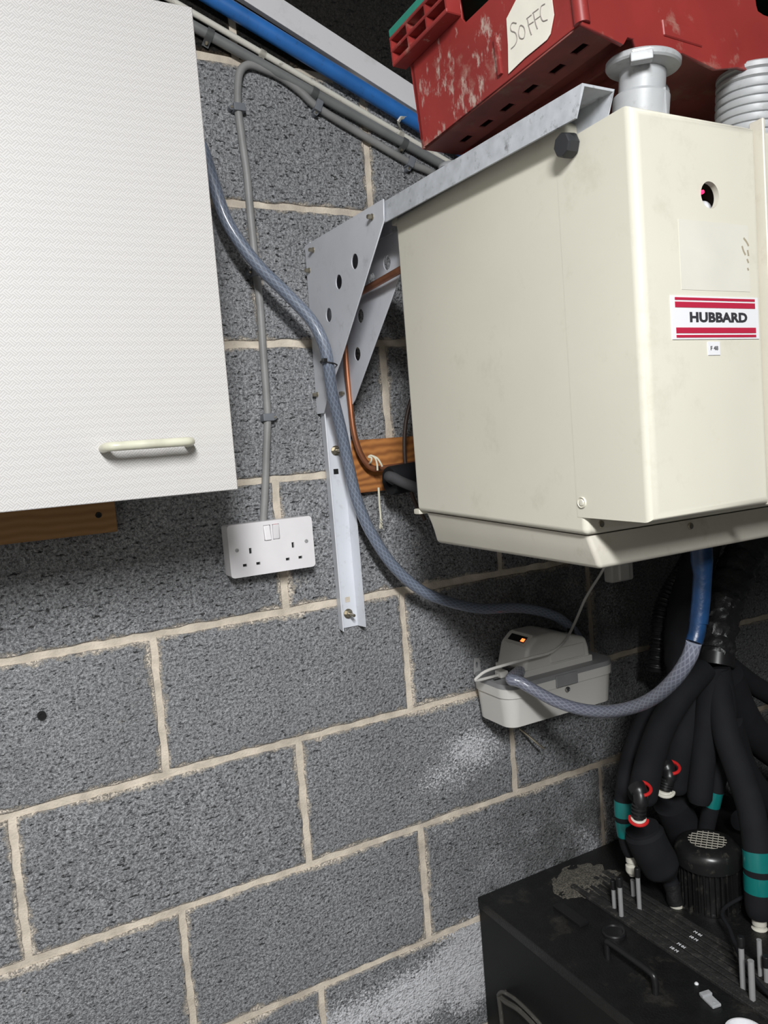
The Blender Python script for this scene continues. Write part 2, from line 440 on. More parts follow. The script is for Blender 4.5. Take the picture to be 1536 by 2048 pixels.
def eval_mesh(o):
    dg = bpy.context.evaluated_depsgraph_get()
    me = bpy.data.meshes.new_from_object(o.evaluated_get(dg))
    bpy.data.objects.remove(o)
    return me
def sheet(outer, holes, th, frame):
    """a flat plate with holes; frame maps (a, b, c) to the world"""
    cu = bpy.data.curves.new('c', 'CURVE'); cu.dimensions = '2D'; cu.fill_mode = 'BOTH'; cu.extrude = th / 2
    for loop in [outer] + holes:
        s = cu.splines.new('POLY'); s.points.add(len(loop) - 1)
        for p, q in zip(s.points, loop): p.co = (q[0], q[1], 0, 1)
        s.use_cyclic_u = True
    o = bpy.data.objects.new('c', cu); COL.objects.link(o)
    me = eval_mesh(o)
    bm = bmesh.new(); bm.from_mesh(me); bpy.data.meshes.remove(me)
    bmesh.ops.remove_doubles(bm, verts=bm.verts[:], dist=1e-6)
    for v in bm.verts: v.co = Vector(frame(*v.co))
    return bm
def circ(cx, cy, r, n=20, ry=None): return [(cx + r * math.cos(2 * PI * k / n), cy + (ry or r) * math.sin(2 * PI * k / n)) for k in range(n)]
def text(s, size, frame, th=.0004, sx=1.0, bold=0.0, spacing=1.0):
    cu = bpy.data.curves.new('t', 'FONT'); cu.body = s; cu.size = size; cu.extrude = th / 2; cu.offset = bold
    cu.align_x = 'CENTER'; cu.align_y = 'CENTER'; cu.space_character = spacing; cu.resolution_u = 3
    o = bpy.data.objects.new('t', cu); COL.objects.link(o)
    me = eval_mesh(o)
    bm = bmesh.new(); bm.from_mesh(me); bpy.data.meshes.remove(me)
    for v in bm.verts: v.co = Vector(frame(v.co.x * sx, v.co.y, v.co.z))
    return bm
def solidbool(bm, cuts):
    def mk(b):
        me = bpy.data.meshes.new('b'); bmesh.ops.recalc_face_normals(b, faces=b.faces[:]); b.to_mesh(me); b.free()
        o = bpy.data.objects.new('b', me); COL.objects.link(o); return o
    o = mk(bm); cs = [mk(c) for c in cuts]
    for c in cs:
        m = o.modifiers.new('b', 'BOOLEAN'); m.operation = 'DIFFERENCE'; m.object = c; m.solver = 'EXACT'
    bpy.context.view_layer.update()
    me = eval_mesh(o)
    for c in cs: bpy.data.objects.remove(c)
    out = bmesh.new(); out.from_mesh(me); return out

# ================================================================== THE ROOM
X0, X1, Z0, Z1 = -1.25, 2.2, -1.25, 1.22
wall = struct(obj('wall_back', B(X0, X1, .004, .14, Z0, Z1), M_['mortar'], smooth=False))
struct(obj('floor', B(X0, X1, -3.2, .14, Z0 - .05, Z0), M_['concrete'], smooth=False))
struct(obj('ceiling', B(X0, X1, -3.2, .14, Z1, Z1 + .05), M_['plaster'], smooth=False))

struct(obj('bounce_wall_left', B(X0 - .05, X0, -3.2, .14, Z0, Z1), M_['plaster'], smooth=False))  # unseen wall added to bounce light onto left-facing sides

def block_mesh(seed):
    """a block face with chipped arrises standing 4 mm proud of the mortar"""
    rnd = random.Random(seed); hw, hh = .2195, .107
    pts = []
    def run(ax, ay, bx, by, n):
        for k in range(n):
            t = k / n; j = rnd.uniform(-.0022, .0006)
            x = ax + (bx - ax) * t; y = ay + (by - ay) * t
            s = 1 + j / max(abs(x), abs(y), .05)
            pts.append((x + (j if abs(ay - by) > .01 else 0) * (1 if x > 0 else -1), y + (j if abs(ax - bx) > .01 else 0) * (1 if y > 0 else -1)))
    run(-hw, -hh, hw, -hh, 30); run(hw, -hh, hw, hh, 15); run(hw, hh, -hw, hh, 30); run(-hw, hh, -hw, -hh, 15)
    bm = bmesh.new()
    f = [bm.verts.new((x * .993, 0, z * .986)) for x, z in pts]
    m = [bm.verts.new((x, .0016, z)) for x, z in pts]
    b = [bm.verts.new((x, .03, z)) for x, z in pts]
    n = len(pts)
    bm.faces.new(f)
    for A, C in ((f, m), (m, b)):
        for i in range(n): bm.faces.new((A[i], C[i], C[(i + 1) % n], A[(i + 1) % n]))
    bmesh.ops.recalc_face_normals(bm, faces=bm.faces[:])
    me = bpy.data.meshes.new('block'); bm.to_mesh(me); bm.free()
    return me
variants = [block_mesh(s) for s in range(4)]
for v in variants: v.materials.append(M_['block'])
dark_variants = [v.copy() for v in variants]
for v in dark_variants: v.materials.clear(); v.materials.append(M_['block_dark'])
for r in range(-5, 6):
    zc = -.225 * r + .1125
    if zc + .11 < Z0 or zc - .11 > Z1: continue
    off = 0 if r % 2 else .225
    for i in range(-3, 5):
        xc = off + .45 * i + .225
        if xc - .225 < X0 or xc + .225 > X1 - .02: continue
        if zc + .1075 > Z1 or zc - .1075 < Z0: continue
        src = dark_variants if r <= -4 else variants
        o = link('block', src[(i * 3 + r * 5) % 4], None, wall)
        o.location = (xc + random.uniform(-.0012, .0012), random.uniform(0, .0012), zc + random.uniform(-.0008, .0008))
        o.rotation_euler = (0, random.uniform(-.003, .003), 0)
# drill hole with a plug in the block at the lower left
hp = at(83, 1430, 'y', 0)
pl = obj('wall_plug', LT([(.0, .001), (.0035, .001), (.0035, .0025), (.0058, .0025), (.0062, 0), (.0062, -.004)], hp + Vector((0, -.0035, 0)), (0, -1, 0), seg=16), M_['black_matt'])
tag(pl, 'small dark wall plug hole in a bare block below the wooden batten', 'wall plug')

# raked white trunking and the services clipped along it
def rake(p1, p2, Y):
    a = at(*p1, 'y', Y); b = at(*p2, 'y', Y); return a, b
a, b = rake((566, 24), (833, 197), -.012)
sl = (b.z - a.z) / (b.x - a.x)
def raked(zc_at, x): return zc_at[1] + sl * (x - zc_at[0])
ca = (a.x, a.z)
xl, xr = -.25, 1.35
hgt = .0215
tr = obj('trim_1', PR([(xl, raked(ca, xl) - hgt), (xr, raked(ca, xr) - hgt), (xr, raked(ca, xr) + hgt), (xl, raked(ca, xl) + hgt)], 'y', -.012, -.0005, bev=.0012), M_['trunk'])
struct(tr)
def service(p1, p2, Y, rad, x0=-.3, x1=1.35):
    a, b = rake(p1, p2, Y); s = (b.z - a.z) / (b.x - a.x)
    return lambda x: Vector((x, Y, a.z + s * (x - a.x)))
bp_ = service((448, 10), (835, 246), -.020, .0128)
o = obj('blue_pipe', TB([bp_(x) for x in (-.3, .2, .6, 1.35)], .0128, seg=24), M_['blue'])
tag(o, 'thick blue plastic water pipe running down the rake under the white trunking', 'pipe')
wp = service((398, 33), (840, 291), -.012, .005)
wc = thing('white_conduit', 'thin white plastic conduit clipped to the wall just below the blue pipe', 'conduit', wp(.2))
obj('conduit', TB([wp(x) for x in (-.3, 0, .2, .36, .45, .6, 1.35)], .0050, seg=14), M_['offwhite'], wc)
def saddle(parent, p, r, w, mt, hang=.012):
    d = Vector((1, 0, sl)).normalized(); bm = bmesh.new()
    up = Vector((-d.z, 0, d.x))
    path = [p + up * r * 1.25 + Vector((0, r * .6, 0))]
    for k in range(7):
        t = -PI / 2 + PI * k / 6
        path.append(p + up * (r * 1.22) * math.sin(-t) + Vector((0, -r * 1.22 * math.cos(t), 0)))
    path += [p - up * (r * 1.2 + hang * .4) + Vector((0, r * .55, 0)), p - up * (r + hang) + Vector((0, r * .6, 0))]
    vs1 = [bm.verts.new(q - d * w / 2) for q in path]; vs2 = [bm.verts.new(q + d * w / 2) for q in path]
    for i in range(len(path) - 1): bm.faces.new((vs1[i], vs1[i + 1], vs2[i + 1], vs2[i]))
    bmesh.ops.solidify(bm, geom=bm.faces[:], thickness=.0012)
    c = obj('saddle_clip', bm, mt, parent)
    e = p - up * (r + hang * .55) + Vector((0, -.0005, 0))
    obj('nail_head', LT([(0, .0012), (.0022, .001), (.0026, 0), (.0026, -.003)], e, (0, -1, 0), seg=10), M_['bolt'], c)
    return c
for px, py in ((525, 107), (801, 266)):
    q = at(px, py, 'y', -.012); saddle(wc, wp(q.x), .0050, .010, M_['offwhite'], .008)
gp = service((395, 57), (848, 309), -.0095, .008)
gc = thing('grey_conduit', 'thick dark grey conduit strapped to the wall below the white conduit', 'conduit', gp(.2))
obj('conduit', TB([gp(x) for x in (-.3, 0, .2, .36, .45, .6, 1.35)], .0082, seg=18), M_['grey_pvc'], gc)
for px, py in ((420, 72), (630, 189), (810, 296)):
    q = at(px, py, 'y', -.013); saddle(gc, gp(q.x), .0082, .011, M_['grey_pvc'], .010)
# the loose open clip by the blue pipe
q = at(806, 243, 'y', -.02)
bm = bmesh.new()
tube(bm, [q + Vector((-.010, 0, -.002)), q + Vector((-.006, -.004, .004)), q + Vector((.002, -.006, .004)), q + Vector((.006, -.003, .009)), q + Vector((.013, -.002, .008)), q + Vector((.012, .002, .001))], .0028, seg=6, flat=1.8)
tube(bm, [q + Vector((-.010, 0, -.002)), q + Vector((0, .012, -.006)), q + Vector((0, .021, -.008))], .002, seg=6)
o = obj('open_pipe_clip', bm, M_['offwhite']); tag(o, 'small empty white pipe clip between blue pipe and white conduit near the crate', 'clip')

# the thin cable that leaves the rake, hooks over and drops to the socket
gy = -.0085
P = [at(x, y, 'y', gy) for x, y in ((1000, 428), (930, 388), (862, 345), (822, 327), (745, 282), (640, 218), (600, 182), (560, 153), (520, 135), (497, 130), (482, 140), (476, 165), (476, 215), (484, 280), (494, 350), (500, 420), (506, 480), (512, 545), (520, 610), (526, 700), (532, 780), (535, 835), (533, 900), (530, 980), (526, 1045))]
cab = thing('power_cable', 'grey mains cable hooking over and dropping down the wall to the double socket', 'cable', P[12])
obj('cable', TB(smooth_path(P, 5), .0064, seg=12), M_['grey_cable'], cab)
def cable_clip(px, py, ang, side):
    c = at(px, py, 'y', gy); d = Vector((math.cos(ang), 0, math.sin(ang))); n = Vector((-d.z, 0, d.x))
    bm = bmesh.new(); box(bm, -.0062, .0062, -.0085, .0095, -.0098, .0098, .0016)
    mt = Matrix((( d.x, 0, n.x), (0, 1, 0), (d.z, 0, n.z))).to_4x4(); mt.translation = c
    lathe(bm, [(.0, .0), (.0042, 0), (.0042, .012), (0, .012)], (0, .0095, side * .012), (0, -1, 0), seg=12)
    bm.transform(mt)
    cc = obj('cable_clip', bm, M_['clip'], cab)
    e = c + n * side * .012 + Vector((0, -.003, 0))
    obj('nail_head', LT([(0, .0012), (.002, .001), (.0024, 0), (.0024, -.003)], e, (0, -1, 0), seg=10), M_['bolt'], cc)
cable_clip(477, 217, -PI / 2, -1); cable_clip(513, 545, -PI / 2 + .05, -1); cable_clip(535, 835, -PI / 2, 1)
cable_clip(635, 214, math.atan(sl), -1); cable_clip(820, 326, math.atan(sl), -1)

# ================================================================== WALL CABINET
YD = -.32
br = at(473, 979, 'y', YD); tr_ = at(387.5, 15, 'y', YD)
dx1 = (br.x + tr_.x) / 2; dz0 = br.z; dz1 = tr_.z; dx0 = -.46
wcab = thing('wall_cabinet', 'white wall cupboard with woven pattern door at the upper left', 'cupboard', ((dx0 + dx1) / 2, -.15, dz0))
obj('body', B(dx0 + .004, dx1 - .003, YD + .020, -.003, dz0 + .004, dz1 - .004), M_['carcass'], wcab, smooth=False)
door = obj('door', B(dx0, dx1, YD, YD + .018, dz0, dz1, .0008, 1), M_['laminate'], wcab, smooth=False)
ha = at(212, 891, 'y', YD - .028); hb = at(388, 885, 'y', YD - .028); hz = (ha.z + hb.z) / 2
xa, xb = ha.x + .001, hb.x - .001
hp_ = smooth_path([(xa, YD, hz - .001), (xa, YD - .012, hz - .0006), (xa + .002, YD - .023, hz), (xa + .010, YD - .028, hz), (xa + .03, YD - .028, hz), ((xa + xb) / 2, YD - .029, hz), (xb - .03, YD - .028, hz), (xb - .010, YD - .028, hz), (xb - .002, YD - .023, hz), (xb, YD - .012, hz - .0006), (xb, YD, hz - .001)], 6)
obj('handle', TB(hp_, .0052, seg=16), M_['handle'], door)

# timber batten below the cabinet
c = at(236, 1063, 'y', -.022)
bt = thing('timber_batten', 'shaded brown timber batten on the wall under the cupboard', 'batten', (c.x - .2, -.011, c.z))
obj('board', B(-.75, c.x, -.022, -.0012, c.z, c.z + .085, .001, 1), M_['pine'], bt, smooth=False)
s = at(197, 1030, 'y', -.022)
obj('screw', LT([(0, .0006), (.0016, .0004), (.0020, .0016), (.0042, .0014), (.0046, 0), (.0046, -.003)], s, (0, -1, 0), seg=16), M_['black'], bt)

# ================================================================== DOUBLE SOCKET
ys = -.040
c4 = [at(x, y, 'y', ys) for x, y in ((455, 1050), (622, 1034), (630, 1133), (464, 1156))]
cx = sum(v.x for v in c4) / 4; cz = sum(v.z for v in c4) / 4
so = thing('double_socket', 'white switched double wall socket below the grey cable', 'socket', (cx, -.02, cz))
hw, hh = .0725, .0425
obj('back_box', B(cx - hw + .001, cx + hw - .001, -.032, -.0012, cz - hh + .001, cz + hh - .001, .004), M_['white'], so)
def fr_s(a, b_, c_): return (cx + a, ys + .0035 - c_, cz + b_)
def rrect(w, h, r, n=5):
    out = []
    for sx_, sy_, a0 in ((1, 1, 0), (-1, 1, PI / 2), (-1, -1, PI), (1, -1, 1.5 * PI)):
        for k in range(n + 1):
            t = a0 + PI / 2 * k / n; out.append((sx_ * (w - r) + r * math.cos(t), sy_ * (h - r) + r * math.sin(t)))
    return out
def rect(x, y, w, h): return [(x - w, y - h), (x + w, y - h), (x + w, y + h), (x - w, y + h)]
pins = []
for sx_ in (-1, 1):
    ux = sx_ * .0375 - (.002 if sx_ > 0 else -.0)
    pins += [rect(ux, -.002, .0021, .0045), rect(ux - .0112, -.0240, .0034, .0022), rect(ux + .0112, -.0240, .0034, .0022)]
rock = [rect(-.0065, .0235, .0060, .0125), rect(.0085, .0235, .0060, .0125)]
obj('face_plate', sheet(rrect(hw, hh, .006), pins + rock, .007, fr_s), M_['white'], so)
obj('shutter', B(cx - .065, cx + .065, ys + .0040, ys + .0078, cz - .034, cz + .012), M_['black_matt'], so, smooth=False)
for i, rx in enumerate((-.0065, .0085)):
    bm = B(cx + rx - .0054, cx + rx + .0054, ys - .0016, ys + .005, cz + .0115, cz + .0355, .0016)
    k = 1 if i == 0 else -1
    for v in bm.verts:
        if v.co.y < ys + .002: v.co.y -= k * .0022 * ((v.co.z - (cz + .0235)) / .012) * -1
    rk = obj('rocker_switch', bm, M_['white'], so)
    if i == 1:
        obj('on_mark', B(cx + rx - .0036, cx + rx + .0036, ys - .0008, ys + .001, cz + .0340, cz + .0358), M_['label_red'], rk, smooth=False)
for sx_ in (-1, 1):
    sc = Vector((cx + sx_ * .0595, ys - .0001, cz + .0015))
    obj('screw', LT([(0, .0002), (.0012, .0001), (.0014, .0010), (.0030, .0007), (.0032, 0), (.0032, -.002)], sc, (0, -1, 0), seg=16), M_['steel'], so)

# ================================================================== WALL BRACKET (channel, gussets, arm)
xA, xB = .313, .3575
bk = thing('wall_bracket', 'grey steel wall bracket of upright channel, two holed gussets and long arm', 'bracket', (.335, -.015, -.05))
zb = at(700, 1254, 'y', -.004).z
prof = [(.3165, -.001), (.3165, -.0035)]
ch = [(.3175, -.0012), (.3135, -.026), (.3150, -.0265), (.3190, -.0035), (.3530, -.0035), (.3570, -.0265), (.3585, -.026), (.3545, -.0012)]
bm = bmesh.new()
prism(bm, ch, 'z', zb, .612)
chan = obj('upright_channel', bm, M_['chan'], bk, angle=20)
for px, py in ((672, 943), (695, 1199)):
    q = at(px, py, 'y', -.0038)
    obj('square_hole', B(q.x - .0045, q.x + .0045, -.0042, -.0036, q.z - .0045, q.z + .0045), M_['black_matt'] if py < 1000 else M_['mortar'], chan, smooth=False)
def bolt(parent, c, ax, r=.0085, ln=.024, name='anchor_bolt'):
    bm = bmesh.new()
    lathe(bm, [(r * 1.25, 0), (r * 1.25, .0015), (0, .0015)], c, ax, seg=20)
    lathe(bm, [(r * .92, .0015), (r * .95, .0035), (r * .95, .0075), (r * .8, .0085), (0, .0085)], c, ax, seg=6)
    lathe(bm, [(r * .42, .008), (r * .42, ln - .001), (r * .3, ln), (0, ln)], c, ax, seg=12)
    return obj(name, bm, M_['bolt'], parent)
for px, py in ((671, 901), (696, 1227)):
    q = at(px, py, 'y', -.004); bolt(bk, q, (0, -1, 0), .0068, .026)
def inplane(pts, X): return [(at(x, y, 'x', X).y, at(x, y, 'x', X).z) for x, y in pts]
outA = inplane([(612, 492), (769, 398), (770, 441), (683, 722), (672, 752), (659, 786), (650, 826), (636, 828)], xA)
outA = [(min(a_, -.0016), b_) for a_, b_ in outA]
hA = [at(x, y, 'x', xA) for x, y in ((712, 523), (680, 564), (660, 630))]
obj('gusset_plate', sheet(outA, [circ(h.y, h.z, .0112) for h in hA], .002, lambda a_, b_, c_: (xA - .0012 + c_, a_, b_)), M_['alu'], bk, smooth=False)
outB = [(-.0016, .612), (-.286, .601), (-.290, .572), (-.221, .497), (-.100, .388), (-.055, .347), (-.030, .332), (-.0016, .332)]
pB = [at(x, y, 'x', xB) for x, y in ((720, 632), (714, 708), (773, 525), (743, 560))]
obj('gusset_plate', sheet(outB, [circ(h.y, h.z, .0112) for h in pB[:2] + pB[2:]], .002, lambda a_, b_, c_: (xB + .0016 + c_, a_, b_)), M_['alu'], bk, smooth=False)
for px, py in ((745, 434), (627, 500), (619, 541), (635, 789)):
    q = at(px, py, 'x', xA - .002); bolt(bk, q, (-1, 0, 0), .0036, .008, 'screw')
q = at(688, 787, 'x', xB); bolt(bk, Vector((xB, q.y, q.z)), (-1, 0, 0), .0045, .008, 'screw')
# arm: channel opening downwards, sagging a little towards its free end
pe = at(1165, 166, 'x', .3155); ps = at(770, 400, 'x', .3155)
ye, zt_e, ys_, zt_s = pe.y, pe.z, ps.y + .03, ps.z
xar = at(1240, 178, 'y', ye).x
bm = bmesh.new()
w0, w1 = .3152, .3560
sec = [(w0, 0), (w0, -.027), (w0 + .0025, -.027), (w0 + .0025, -.0025), (w1 - .0025, -.0025), (w1 - .0025, -.027), (w1, -.027), (w1, 0)]
def ring(y, z, cut=0): return [bm.verts.new((x, y + (cut if dz < -.01 else 0), z + dz)) for x, dz in sec]
R0 = ring(-.003, zt_s + .008); R1 = ring(ye, zt_e, .012)
n = len(sec)
for i in range(n): bm.faces.new((R0[i], R1[i], R1[(i + 1) % n], R0[(i + 1) % n]))
bm.faces.new(R0); bm.faces.new(R1[::-1])
obj('support_arm', bm, M_['galv'], bk, smooth=False)

# ================================================================== PIPEWORK BEHIND THE UNIT
# wooden pattress behind the pipes
w = at(706, 984, 'y', -.018)
wd = obj('wooden_pattress', B(.362, .66, -.018, -.0012, at(740, 984, 'y', -.018).z, at(760, 877, 'y', -.018).z, .001, 1), M_['pine2'], smooth=False)
tag(wd, 'orange grained wooden board on the wall behind the copper pipe and string', 'board')
# copper pipes
P = [at(800, 540, 'x', .345), at(735, 577, 'x', .345)]
cp = [Vector((.345, P[0].y - .02, P[0].z + .0005)), P[0], P[1], Vector((.345, -.085, P[1].z - .003)), Vector((.346, -.052, P[1].z - .02)), Vector((.347, -.042, P[1].z - .06))]
cp += [at(x, y, 'y', -.040) for x, y in ((690, 690), (694, 740), (700, 800), (707, 860), (718, 900), (732, 925), (748, 937), (775, 935), (812, 930), (880, 920))]
o = obj('copper_pipe', TB(smooth_path(cp, 5), .0052, seg=12), M_['copper']); tag(o, 'bare copper pipe dropping between the bracket gussets and bending right over the wooden board', 'pipe')
cp2 = [at(x, y, 'y', -.07) for x, y in ((845, 740), (822, 800), (811, 850), (809, 900), (814, 950), (828, 1000), (850, 1040))]
o = obj('brown_cable', TB(smooth_path(cp2, 5), .0035, seg=10), M_['brown_cable']); tag(o, 'thin dark brown cable looping out beside the back edge of the cream unit', 'cable')
# thick foam sleeve with open end, and the thin sleeved pipe leaving it
fa = at(779, 962, 'y', -.075); fd = Vector((.98, .06, .06)).normalized()
fs = thing('insulation_sleeve', 'thick black foam pipe insulation with open cut end on the wooden board', 'pipe insulation', fa)
obj('sleeve', LT([(.0105, .012), (.0105, 0), (.0235, -.0), (.025, .004), (.025, .20), (.0105, .20)], fa, fd, seg=28), M_['foam'], fs)
pb = thing('insulated_pipe', 'thinner dark grey insulated pipe emerging from the open foam sleeve', 'pipe', fa)
obj('pipe_cover', TB(smooth_path([fa + Vector((.040, .003, .003)), fa + Vector((.012, -.004, -.001)), at(778, 953, 'y', -.092), at(787, 955, 'y', -.100), at(802, 963, 'y', -.110), at(822, 971, 'y', -.118), at(850, 980, 'y', -.12), at(900, 985, 'y', -.12)], 6), .0088, seg=18), M_['foam_grey'], pb)
# string
def st(pts, y, r=.0017): return tube(bmesh.new(), smooth_path([at(px_, py_, 'y', y + dy) for px_, py_, dy in pts], 5), r, seg=7)
sg = thing('string', 'frayed white string tied round the copper pipe and hanging down', 'string', at(752, 925, 'y', -.05))
obj('tied_loop', st([(735, 929, .02), (741, 925, -.004), (743, 916, -.008), (737, 914, -.004), (742, 911, -.008), (750, 916, -.012), (754, 928, -.012), (755, 941, -.012)], -.05), M_['string'], sg)
obj('tied_loop', st([(746, 912, -.008), (755, 917, -.014), (761, 926, -.022), (764, 932, -.03)], -.05), M_['string'], sg)
obj('hanging_end', st([(757, 975, 0), (758, 990, 0), (759, 1010, .004), (761, 1030, .004), (761, 1046, .004), (760, 1057, .004)], -.055, .0018), M_['string'], sg)
bm = bmesh.new()
for k in range(9):
    c = at(761 + random.uniform(-2, 2), 1036 + k * 2.2, 'y', -.055)
    tube(bm, [c, c + Vector((random.uniform(-.006, .008), random.uniform(-.004, .004), -.005))], .0008, seg=4)
fr = obj('frayed_fibres', bm, M_['string'], sg); fr['kind'] = 'stuff'

# ================================================================== BRAIDED HOSE FROM THE CABINET TO THE PUMP
HP = [(372, 210, -.055), (395, 280, -.055), (425, 360, -.06), (455, 445, -.066), (510, 524, -.072), (573, 587, -.078), (622, 640, -.086), (648, 690, -.092), (657, 735, -.090), (665, 790, -.078), (682, 860, -.062), (697, 930, -.054), (714, 1000, -.052), (742, 1065, -.056), (785, 1130, -.062), (838, 1178, -.066), (890, 1201, -.066), (960, 1217, -.060), (1040, 1216, -.052), (1105, 1230, -.050), (1142, 1256, -.052), (1160, 1285, -.055), (1164, 1310, -.06)]
hpath = smooth_path([Vector((.030, -.10, .800)), Vector((.075, -.06, .810))] + [at(x, y, 'y', d) for x, y, d in HP[1:]], 6)
ha_ = thing('braided_hose', 'long blue-grey braided hose crossing the wall from cupboard to condensate pump', 'hose', hpath[30])
obj('hose', TB(hpath, .0098, seg=16), M_['hose'], ha_)
c = at(656, 728, 'y', -.090)
ring_pts = []
for k in range(15):
    t = 2 * PI * k / 14
    ring_pts.append(c + Vector((.0118 * math.cos(t) + (.004 if math.cos(t) > 0 else 0), .0118 * math.sin(t), -.0045 * math.cos(t))))
ct = thing('cable_tie', 'black cable tie strapping the braided hose to the gusset plate', 'cable tie', c)
obj('strap', TB(ring_pts, .0013, seg=6), M_['black'], ct)
q = at(649, 721, 'y', -.102); obj('tie_head', B(q.x - .004, q.x + .004, q.y - .003, q.y + .003, q.z - .003, q.z + .0035, .001), M_['black'], ct)

# ================================================================== THE CREAM COOLING UNIT
XS = .335
un = thing('cooling_unit', 'large cream plastic cooling unit hung from the bracket arm', 'cooling unit', (.6, -.45, .11))
rt = [at(795, 432, 'x', XS), at(1138, 229, 'x', XS), at(1160, 1072, 'x', XS), at(828, 1022, 'x', XS)]
yr0, yr1 = (rt[0].y + rt[3].y) / 2, (rt[1].y + rt[2].y) / 2
XR = .93
bm = bmesh.new()
prism(bm, [(yr0, rt[0].z), (yr1, rt[1].z), (yr1, rt[2].z), (yr0, rt[3].z)], 'x', XS, XR, bev=.007, seg=3)
obj('rear_casing', bm, M_['cream'], un, angle=50)
lp = at(820, 1022, 'x', XS)
for z_, h_ in ((rt[0].z - .004, .008), (rt[3].z - .001, .008)):
    obj('back_lip', B(XS + .001, XR - .001, yr0 - .004, yr0 + .012, z_ - h_ / 2, z_ + h_ / 2, .002), M_['cream'], un)
yf = at(1280, 600, 'x', XS).y - .002
zt0 = at(1275, 197, 'x', XS).z; zt1 = at(1152, 262, 'x', XS).z
zb1 = at(1290, 1046, 'x', XS).z
xh = (at(1529, 210, 'y', yf).x + at(1529, 1036, 'y', yf).x) / 2
bm = bmesh.new()
outer = PR([(yr1 + .012, zt1 - .004), (yf, zt0), (yf, zb1), (yr1 + .012, zb1 + .002)], 'x', XS - .0003, xh)
es = [e for e in outer.edges if min(v.co.y for v in e.verts) < yr1 - .02 and not all(v.co.y > yf + .01 for v in e.verts) and (all(v.co.y < yf + .01 for v in e.verts))]
bmesh.ops.bevel(outer, geom=es, offset=.010, segments=5, affect='EDGES', profile=.5)
inner = B(XS + .005, xh - .005, yf + .006, yr1 - .001, zb1 + .006, zt1 - .008)
hc = (at(1402, 390, 'y', yf) + at(1438, 390, 'y', yf)) / 2
hr = (at(1438, 390, 'y', yf).x - at(1402, 390, 'y', yf).x) / 2
hole = LT([(hr * 1.0, -.02), (hr * 1.0, .03)], hc, (0, 1, 0), seg=36)
bm = solidbool(outer, [inner, hole])
hood = obj('front_hood', bm, M_['cream'], un, angle=40)
hl = XS + .02
obj('dark_interior', B(XS + .006, xh - .006, yr1 - .004, yr1 - .0015, zb1 + .01, zt1 - .01), M_['black_matt'], un, smooth=False)
obj('thermostat_dial', LT([(0, .008), (.008, .008), (.009, .006), (.009, 0)], (hc.x + .020, yf + .028, hc.z - .006), (-.5, -1, 0), seg=24), M_['label_white'], un)
obj('indicator_lamp', LT([(0, .003), (.0018, .002), (.002, 0)], (hc.x - hr + .0022, yf + .001, hc.z + .002), (0, -1, 0), seg=10), M_['led_red'], un)
# right-hand front panel beyond the hood, and its lip
obj('side_panel', B(xh + .0015, XR, yf + .004, yr1 + .004, zb1 + .004, zt0 - .001, .005, 3), M_['cream'], un)
obj('edge_strip', B(xh + .0008, xh + .0048, yf - .006, yf + .010, zb1 - .001, zt0 + .006, .001, 1), M_['cream_dark'], un)
# black knob, screw cap
kc = at(1146, 292, 'x', XS)
kn = obj('clamping_knob', LT([(.0095, 0), (.0118, .001), (.0125, .004), (.0118, .012), (.0105, .0145), (0, .0150)], (XS - .001, kc.y, kc.z), (-1, 0, -.04), seg=8), M_['knob'], un, angle=25)
kc2 = at(1165, 1005, 'x', XS)
bm = LT([(.0062, -.002), (.0062, .0006), (.0054, .0018), (.0046, .0006), (.0040, .0006), (.0030, .0020), (0, .0024)], (XS - .0002, kc2.y, kc2.z), (-1, 0, 0), seg=24)
obj('screw_cap', bm, M_['cream'], un)
# screws under the hood
for px, py in ((1202, 1048), (1381, 1052)):
    q = at(px, py, 'y', yr1)
    obj('screw', LT([(0, .0015), (.0035, .001), (.004, 0), (.004, -.001)], (q.x, yr1 - .0003, q.z), (0, -1, 0), seg=12), M_['bolt'], un)
# drain tray
tb = [at(866, 1087, 'x', XS + .014), at(1198, 1142, 'x', XS + .014)]
zt = rt[3].z - .002
bm = bmesh.new()
ty0, ty1 = yr0 - .012, yr1 + .004
def quad(x0, x1, y0, y1, z0, z1): return [bm.verts.new(v) for v in ((x0, y1, z1), (x1, y1, z1), (x1, y0, z0), (x0, y0, z0))]
A = quad(XS + .007, XR - .006, ty0, ty1 + .002, zt, rt[2].z - .001)
C = quad(XS + .012, XR - .012, ty0 - .006, ty1 + .000, zt - .022, rt[2].z - .018)
D = quad(XS + .020, XR - .020, tb[0].y, tb[1].y + .004, tb[0].z, tb[1].z)
for S, T in ((A, C), (C, D)):
    for i in range(4): bm.faces.new((S[i], S[(i + 1) % 4], T[(i + 1) % 4], T[i]))
bm.faces.new(A); bm.faces.new(D[::-1])
bmesh.ops.recalc_face_normals(bm, faces=bm.faces[:])
es = [e for e in bm.edges if all(v not in A for v in e.verts) or (e.verts[0] in A) != (e.verts[1] in A)]
bmesh.ops.bevel(bm, geom=es, offset=.0055, segments=3, affect='EDGES', profile=.5)
obj('drain_tray', bm, M_['cream_dark'], un, angle=60)
dn = at(1405, 1105, 'y', -.50)
# drain outlet fitting under the tray
dc = at(1403, 1106, 'y', -.535)
zbot = (tb[0].z + tb[1].z) / 2
obj('drain_outlet', LT([(.018, .008), (.018, -.004), (.012, -.004), (.012, -.020)], (dc.x, dc.y, tb[1].z), (0, 0, 1), seg=6), M_['cream_dark'], un, angle=20)

